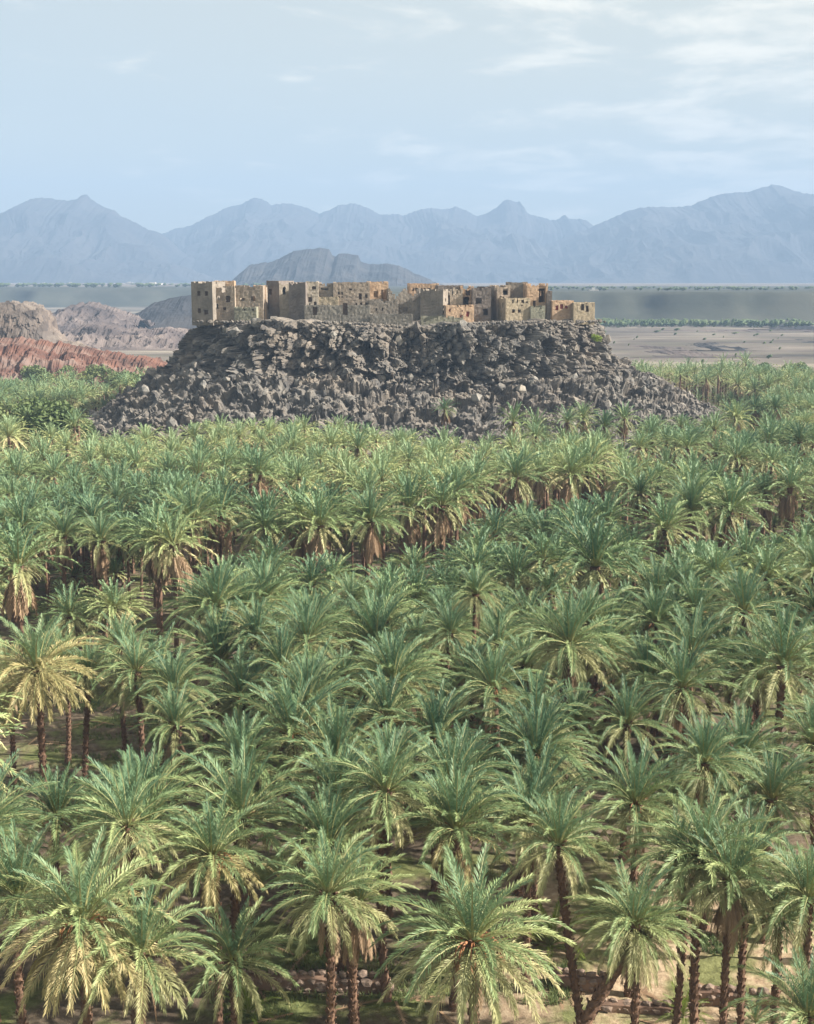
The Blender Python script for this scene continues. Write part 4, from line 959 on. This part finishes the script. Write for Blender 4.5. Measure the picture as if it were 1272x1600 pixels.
# ------------------------------------------------------------------ broadleaf trees and shrubs
def bushy_np(rx, rz, n, leaf, seed, clumps=14):
    rr = np.random.default_rng(seed)
    cc = rr.normal(size=(clumps, 3)); cc /= np.linalg.norm(cc, axis=1)[:, None]; cc *= rr.uniform(.35, .8, (clumps, 1)); cc[:, 2] = np.abs(cc[:, 2])*.9-.1
    j = rr.integers(0, clumps, n); d = rr.normal(size=(n, 3)); d /= np.linalg.norm(d, axis=1)[:, None]
    p_ = (cc[j]+d*rr.uniform(.22, .4, (n, 1)))*np.array([rx, rx, rz])
    a = rr.normal(size=(n, 3)); a /= np.linalg.norm(a, axis=1)[:, None]; b = np.cross(a, rr.normal(size=(n, 3))); b /= np.linalg.norm(b, axis=1)[:, None]
    s_ = leaf*rr.uniform(.6, 1.3, (n, 1))
    V = np.stack([p_-a*s_, p_-b*s_*.5, p_+a*s_, p_+b*s_*.5], 1).reshape(-1, 3)
    F = np.arange(n*4).reshape(-1, 4); T = np.repeat(np.clip(.4*rr.random(n)+.6*_h(j*1., j*3., j*0.), 0, 1), 4)
    return V, F, T
BUSH = []
for k in range(4):
    v, f, t_ = bushy_np(1, 1, 3600, .075, 70+k); BUSH.append(mesh_np('crown', v, f, M_BUSH, tint=t_))
BT = mesh_np('trunk', *trunk_np(1.0, .06, seed=4, seg=6, dr=.2, boots=False, curve=.02), M_TRUNK)
for i, (px, py, Yb, w_, h_, lab) in enumerate([
    (62, 640, 200, 5.8, 5.0, 'large round grey-green broadleaf tree at the left edge behind the palms'),
    (12, 640, 222, 4.4, 4.0, 'smaller olive tree at the very left edge beside the large round tree'),
    (112, 655, 206, 3.8, 3.4, 'olive-green tree right of the large round tree at left'),
    (60, 592, 345, 6, 5.4, 'pale green spreading tree below the red slope, leftmost of its row'),
    (105, 590, 352, 5.5, 5.0, 'spreading tree second from the left below the red slope'),
    (150, 592, 350, 6.5, 5.6, 'yellow-green spreading tree in the middle of the row below the red slope'),
    (195, 600, 345, 5.5, 4.8, 'spreading tree at the right end of the row below the red slope'),
    (20, 600, 335, 6, 3.2, 'low olive tree at the left edge below the red slope'),
    (1120, 578, 400, 4, 3.4, 'pale olive tree on the edge of the plain beyond the right palms'),
    (1190, 576, 400, 5, 3.8, 'broad green tree on the edge of the plain near the right edge'),
    (1245, 574, 400, 5, 4.0, 'broad green tree at the right edge below the bluish low hill')]):
    q = atY(px, py, Yb); z_ = max(h_*1.1, q[2]); root = empty('broadleaf_tree', (q[0], Yb, 0)); tag(root, lab, 'tree')
    link('crown', BUSH[i % 4], root, (0, 0, z_-h_*.45), (0, 0, i*1.3), (w_, w_, h_)); link('trunk', BT, root, (0, 0, 0), None, (5, 5, z_))
def shrub(px, py, z, w_, h_, lab, mat, leaf=.10, n=900, seed=0, name='shrub'):
    q = atZ(px, py, z); v, f, t_ = bushy_np(1, 1, n, leaf, 400+seed); o_ = link(name, mesh_np(name, v, f, mat, tint=t_), None, (q[0], q[1], z+h_*.35), None, (w_, w_, h_)); tag(o_, lab, 'shrub'); return o_
q = atY(922, 517, 245.5)
v, f, t_ = bushy_np(1, 1, 500, .16, 431); o_ = link('shrub', mesh_np('shrub', v, f, M_YBUSH, tint=t_), None, (q[0], 237.2, 19.6), None, (1.1, 1.1, 1.2)); tag(o_, 'small bright green shrub on the cliff under the right end of the village', 'shrub')
def young_palm(px, py, z, sc_, n, lab, seed, mat=None, emin=15):
    q = atZ(px, py, z); root = empty('young_palm', (q[0], q[1], gz(q[0], q[1]))); tag(root, lab, 'young palm', 'young palms on the oasis floor')
    rr = random.Random(seed)
    for k in range(n):
        u = (k+.5)/n; e = 86-(86-emin)*u; ci = min(range(8), key=lambda c_: abs(CLS[c_][0]-e)); az = k*2.4
        me_ = FR0[ci][k % 3]
        if mat:
            key = 'young_frond_%d_%d' % (ci, k % 3); me2 = bpy.data.meshes.get(key)
            if me2 is None: me2 = me_.copy(); me2.name = key; me2.materials[0] = mat
            me_ = me2
        link('frond', me_, root, (0, 0, .1), (0, 0, az), sc_*rr.uniform(.8, 1.1))
    return root
young_palm(1068, 1588, 0, .42, 16, 'bright yellow-green young palm beside the stone wall at the bottom right', 1, M_YBUSH)
young_palm(388, 1590, 0, .40, 14, 'small pale young palm at the bottom edge left of the reddish trunk', 2, M_YBUSH)
young_palm(860, 1480, 0, .75, 22, 'yellow-green bushy palm right of the front-centre palm', 3, M_YBUSH, 5)
young_palm(1180, 1600, 0, .5, 16, 'low blue-green young palm at the bottom edge, right corner', 4)
young_palm(620, 1160, 0, .6, 18, 'young palm in the shade at the middle of the grove', 5)
young_palm(75, 1222, 0, .35, 12, 'dark low young palm at the foot of the trunks by the left clearing', 6)
young_palm(255, 1150, 0, .45, 14, 'blue-green young palm at the right end of the left clearing', 7)

# ------------------------------------------------------------------ stone walls, bunds and litter of the near clearing
M_STONE = simple('field_stone', (.30, .22, .17), 0.9, 3, col2=(.16, .12, .10), bmp=0.6, bdist=0.05)
M_MUDW = simple('mud_wall_core', (.26, .17, .12), 0.95, 2, col2=(.16, .10, .075), bmp=0.6, bdist=0.05)
stones = [mesh_np('stone', *rock_np(700+k, 1, .15), M_STONE) for k in range(6)]
def stone_wall(pa, pb, h_, lab, seed, n_course=3, th=.45):
    A = atZ(*pa, 0); B = atZ(*pb, 0); L = math.hypot(B[0]-A[0], B[1]-A[1]); rz = math.atan2(B[1]-A[1], B[0]-A[0])
    root = empty('stone_wall', (A[0], A[1], gz(A[0], A[1])), rz); tag(root, lab, 'wall')
    rr = random.Random(seed); nseg = max(4, int(L/.5)); V = []
    for k in range(nseg+1):
        x = L*k/nseg; hh = h_*(.72+.28*mnoise.noise(Vector((x*.5, seed, 0)))); w_ = th/2
        for yy_, zz_ in ((-w_*1.2, -.3), (-w_, hh*.8), (0, hh), (w_, hh*.8), (w_*1.2, -.3)): V.append((x, yy_+rr.uniform(-.04, .04), zz_+rr.uniform(-.05, .05)))
    F = [(k*5+j, (k+1)*5+j, (k+1)*5+j+1, k*5+j+1) for k in range(nseg) for j in range(4)]
    F = np.array(F)
    link('core', mesh_np('core', np.array(V), [F, np.array([(0, 1, 2), (0, 2, 3), (0, 3, 4)])], M_MUDW), root)
    for c_ in range(n_course):
        x = rr.uniform(0, .2)
        while x < L:
            w_ = rr.uniform(.28, .55); hh = h_/n_course
            for sgn in ((-1, 1) if c_ < n_course-1 else (0,)):
                link('stone', stones[rr.randrange(6)], root, (x+w_/2, sgn*(th/2-.05)+rr.uniform(-.05, .05), hh*(c_+.45)+rr.uniform(-.05, .05)), (rr.uniform(-.2, .2), rr.uniform(-.2, .2), rr.uniform(-.4, .4)), (w_*1.05, w_*.8, hh*1.35))
            x += w_
    return root
stone_wall((862, 1535), (945, 1545), .9, 'broken reddish stone wall right of the front-centre palm', 11)
stone_wall((935, 1572), (1068, 1580), .5, 'low line of pale field stones behind the slanting trunk', 12, 2)
stone_wall((1078, 1562), (1205, 1572), .95, 'brown stone wall among the trunks at the bottom right', 13)
stone_wall((372, 1545), (600, 1550), .9, 'long shaded stone wall beneath the reddish trunk palm', 14)
# ground cover: grass tufts
def grass(name, regions, seed, mat, hgt=.35):
    rr = np.random.default_rng(seed); V, F, T, off = [], [], [], 0
    for (x0, x1, y0, y1, n) in regions:
        px = rr.uniform(x0, x1, n*3); py = rr.uniform(y0, y1, n*3); cnt = 0
        for a, b in zip(px, py):
            q = atZ(a, b, 0)
            if vnoise(np.array([q[0]*.35]), np.array([q[1]*.35]), None, 8)[0] < -.05: continue
            cnt += 1
            if cnt > n: break
            z_ = gz(q[0], q[1])
            for k in range(5):
                az = rr.uniform(0, 6.28); h_ = hgt*rr.uniform(.5, 1.2); l = rr.uniform(.05, .22); ox, oy = rr.uniform(-.12, .12, 2)
                c_, s_ = cos(az), sin(az)
                V += [(q[0]+ox-s_*.025, q[1]+oy+c_*.025, z_), (q[0]+ox+s_*.025, q[1]+oy-c_*.025, z_), (q[0]+ox+c_*l, q[1]+oy+s_*l, z_+h_)]; F.append((off, off+1, off+2)); off += 3; T += [rr.random()]*3
    return tag(link(name, mesh_np(name, np.array(V), np.array(F), mat, tint=np.array(T))), 'grass growing in tufts on the oasis floor', 'grass', kind='stuff')
grass('grass', [(860, 1290, 1420, 1600, 2600), (-20, 270, 1095, 1235, 1200), (330, 860, 1480, 1600, 700)], 5, M_BUSH, .28)
# fallen dry fronds
VV, FF, MM, TT_, off = [], [], [], [], 0
rr = random.Random(9)
for k in range(90):
    reg = rr.choice([(330, 1290, 1440, 1600), (-20, 280, 1090, 1230), (840, 1290, 1430, 1600)]); q = atZ(rr.uniform(reg[0], reg[1]), rr.uniform(reg[2], reg[3]), 0)
    v, f, mi, tt_ = frond_np(3, rr.uniform(1.6, 2.6), 8, 20, .35, .05, .05, 3000+k, True, 0, 1, True, .15); a = rr.uniform(0, 6.28); c_, s_ = cos(a), sin(a)
    v = np.stack([v[:, 0]*c_-v[:, 1]*s_+q[0], v[:, 0]*s_+v[:, 1]*c_+q[1], v[:, 2]+gz(q[0], q[1])+.03], 1)
    VV.append(v); FF.append(f+off); MM.append(mi); TT_.append(tt_+rr.random()*.5); off += len(v)
tag(link('fallen_fronds', mesh_np('fallen_fronds', np.concatenate(VV), np.concatenate(FF), [M_DRY, M_DRIB], np.concatenate(MM), np.concatenate(TT_))), 'litter of dry palm fronds on the ground', 'fallen fronds', kind='stuff')
# earth bunds between the plots of the left clearing and right clearing
bunds = []
def bund(pa, pb, w_, h_, seed):
    A = atZ(*pa, 0); B = atZ(*pb, 0); n = 40; V = []
    dx, dy = B[0]-A[0], B[1]-A[1]; L = math.hypot(dx, dy); nx__, ny__ = -dy/L, dx/L
    for k in range(n+1):
        u = k/n; x, y = A[0]+dx*u, A[1]+dy*u; wob = .25*mnoise.noise(Vector((u*8, seed, 0))); zb = gz(x, y)
        for a, z_ in ((-1, -.1), (-.5, .7), (0, 1), (.5, .7), (1, -.1)): V.append((x+nx__*(a*w_+wob), y+ny__*(a*w_+wob), zb+z_*h_*(.8+.3*mnoise.noise(Vector((u*20, seed, a))))))
    F = [(k*5+j, (k+1)*5+j, (k+1)*5+j+1, k*5+j+1) for k in range(n) for j in range(4)]
    me_ = mesh_np('earth_bund', np.array(V), np.array(F), M_GROUND, smooth=True)
    return tag(link('earth_bund', me_), kind='structure')
for k, (a, b) in enumerate([((-40, 1150), (300, 1138)), ((-40, 1172), (300, 1164)), ((-40, 1195), (260, 1190)), ((-40, 1212), (240, 1206)), ((860, 1460), (1300, 1452)), ((900, 1510), (1300, 1500))]): bund(a, b, .5, .28, k)

# ------------------------------------------------------------------ far settlement on the plateau
rr = random.Random(3)
def white_building(px, py, Yb, w_, h_, lab, group=None, mat=M_WHITE):
    q = atY(px, py, Yb); root = empty('white_building', (q[0], Yb, q[2])); tag(root, lab, 'building', group)
    d_ = w_*.7; parts = [boxnp(-w_/2, 0, -6, w_/2, d_, h_), ]
    link('wall', mesh_np('wall', *join(parts), mat), root)
    pr = [boxnp(-w_/2-.3, -.3, h_, w_/2+.3, .4, h_+.9), boxnp(-w_/2-.3, d_-.4, h_, w_/2+.3, d_+.3, h_+.9), boxnp(-w_/2-.3, .4, h_, -w_/2+.4, d_-.4, h_+.9), boxnp(w_/2-.4, .4, h_, w_/2+.3, d_-.4, h_+.9), boxnp(-w_*.2, d_*.3, h_-.1, w_*.15, d_*.7, h_+2.6)]
    link('parapet', mesh_np('parapet', *join(pr), mat), root)
    return root
for k in range(26):
    px = -5+k*8.2+rr.uniform(-3, 3)
    if px > 262: break
    white_building(px, 447.5+rr.uniform(-1.2, 1.2), rr.uniform(2500, 2900), rr.uniform(7, 16), rr.uniform(3, 5), 'tiny white building in the far settlement at the mountain foot, left', 'far white buildings at the mountain foot')
white_building(238, 450, 2000, 26, 6, 'broad pale building at the right end of the far left settlement')
white_building(200, 458, 1700, 34, 5, 'long low greyish building on the plateau edge far left', mat=MUD['pale'])
white_building(1158, 494, 1010, 6, 2.5, 'small white building beside green trees below the far right scarp')
white_building(1216, 496, 1000, 34, 1.6, 'long thin white building at the foot of the far right scarp')
white_building(928, 459, 1080, 7, 2.5, 'small white hut on the plateau edge right of the village')
# distant palms along the plateau foot and rim, seen only as a dark fringe
rr_ = np.random.default_rng(12); VV, FF, TT_, off = [], [], [], 0
bv, bf, bt = bushy_np(1, 1, 60, .38, 77, 6)
def fringe(n, pf):
    global off
    for k in range(n):
        x, y, z_, w_, h_ = pf(); VV.append(bv*np.array([w_, w_, h_])+np.array([x, y, z_])); FF.append(bf+off); TT_.append(bt); off += len(bv)
def pf1():
    x = 100+320*rr_.random()**1.3; y = rr_.uniform(860, 935) ; return x, y, 1.4, float(np.clip(np.exp(rr_.normal(.8, .5)), 1, 6)), rr_.uniform(1, 3.4)
def pf2():
    x = rr_.uniform(100, 1600); y = rr_.uniform(1060, 1500); return x, y, 23.6, float(np.exp(rr_.normal(1.1, .4))), rr_.uniform(.8, 2.0)
def pf3():
    x = rr_.uniform(90, 230); y = rr_.uniform(450, 900); return x, y, .5, float(np.exp(rr_.normal(0, .6))), rr_.uniform(.5, 1.2)
def pf4():
    x = rr_.uniform(-700, -140); y = rr_.uniform(1650, 2300); return x, y, 24.5, rr_.uniform(4, 8), rr_.uniform(2, 4)
fringe(700, pf1); fringe(700, pf2); fringe(40, pf3); fringe(200, pf4)
tag(link('distant_trees', mesh_np('distant_trees', np.concatenate(VV), np.concatenate(FF), M_BUSH, tint=np.concatenate(TT_))), 'distant scrub and tree belt along the far plateau', 'trees', kind='stuff')

# ------------------------------------------------------------------ haze
v, f = boxnp(-7000, -1000, -4, 7000, 7200, 560)
m = bpy.data.materials.new('haze_air'); m.use_nodes = True; t = m.node_tree; t.nodes.clear()
o = t.nodes.new('ShaderNodeOutputMaterial'); pv = t.nodes.new('ShaderNodeVolumePrincipled')
pv.inputs['Color'].default_value = (.38, .56, .86, 1); pv.inputs['Density'].default_value = 3.0e-4; pv.inputs['Anisotropy'].default_value = 0.0
t.links.new(pv.outputs[0], o.inputs['Volume'])
tag(link('haze', mesh_np('haze', v, f, m)), 'thin bluish haze in the valley air', 'haze', kind='stuff')
print('objects', len(bpy.data.objects))
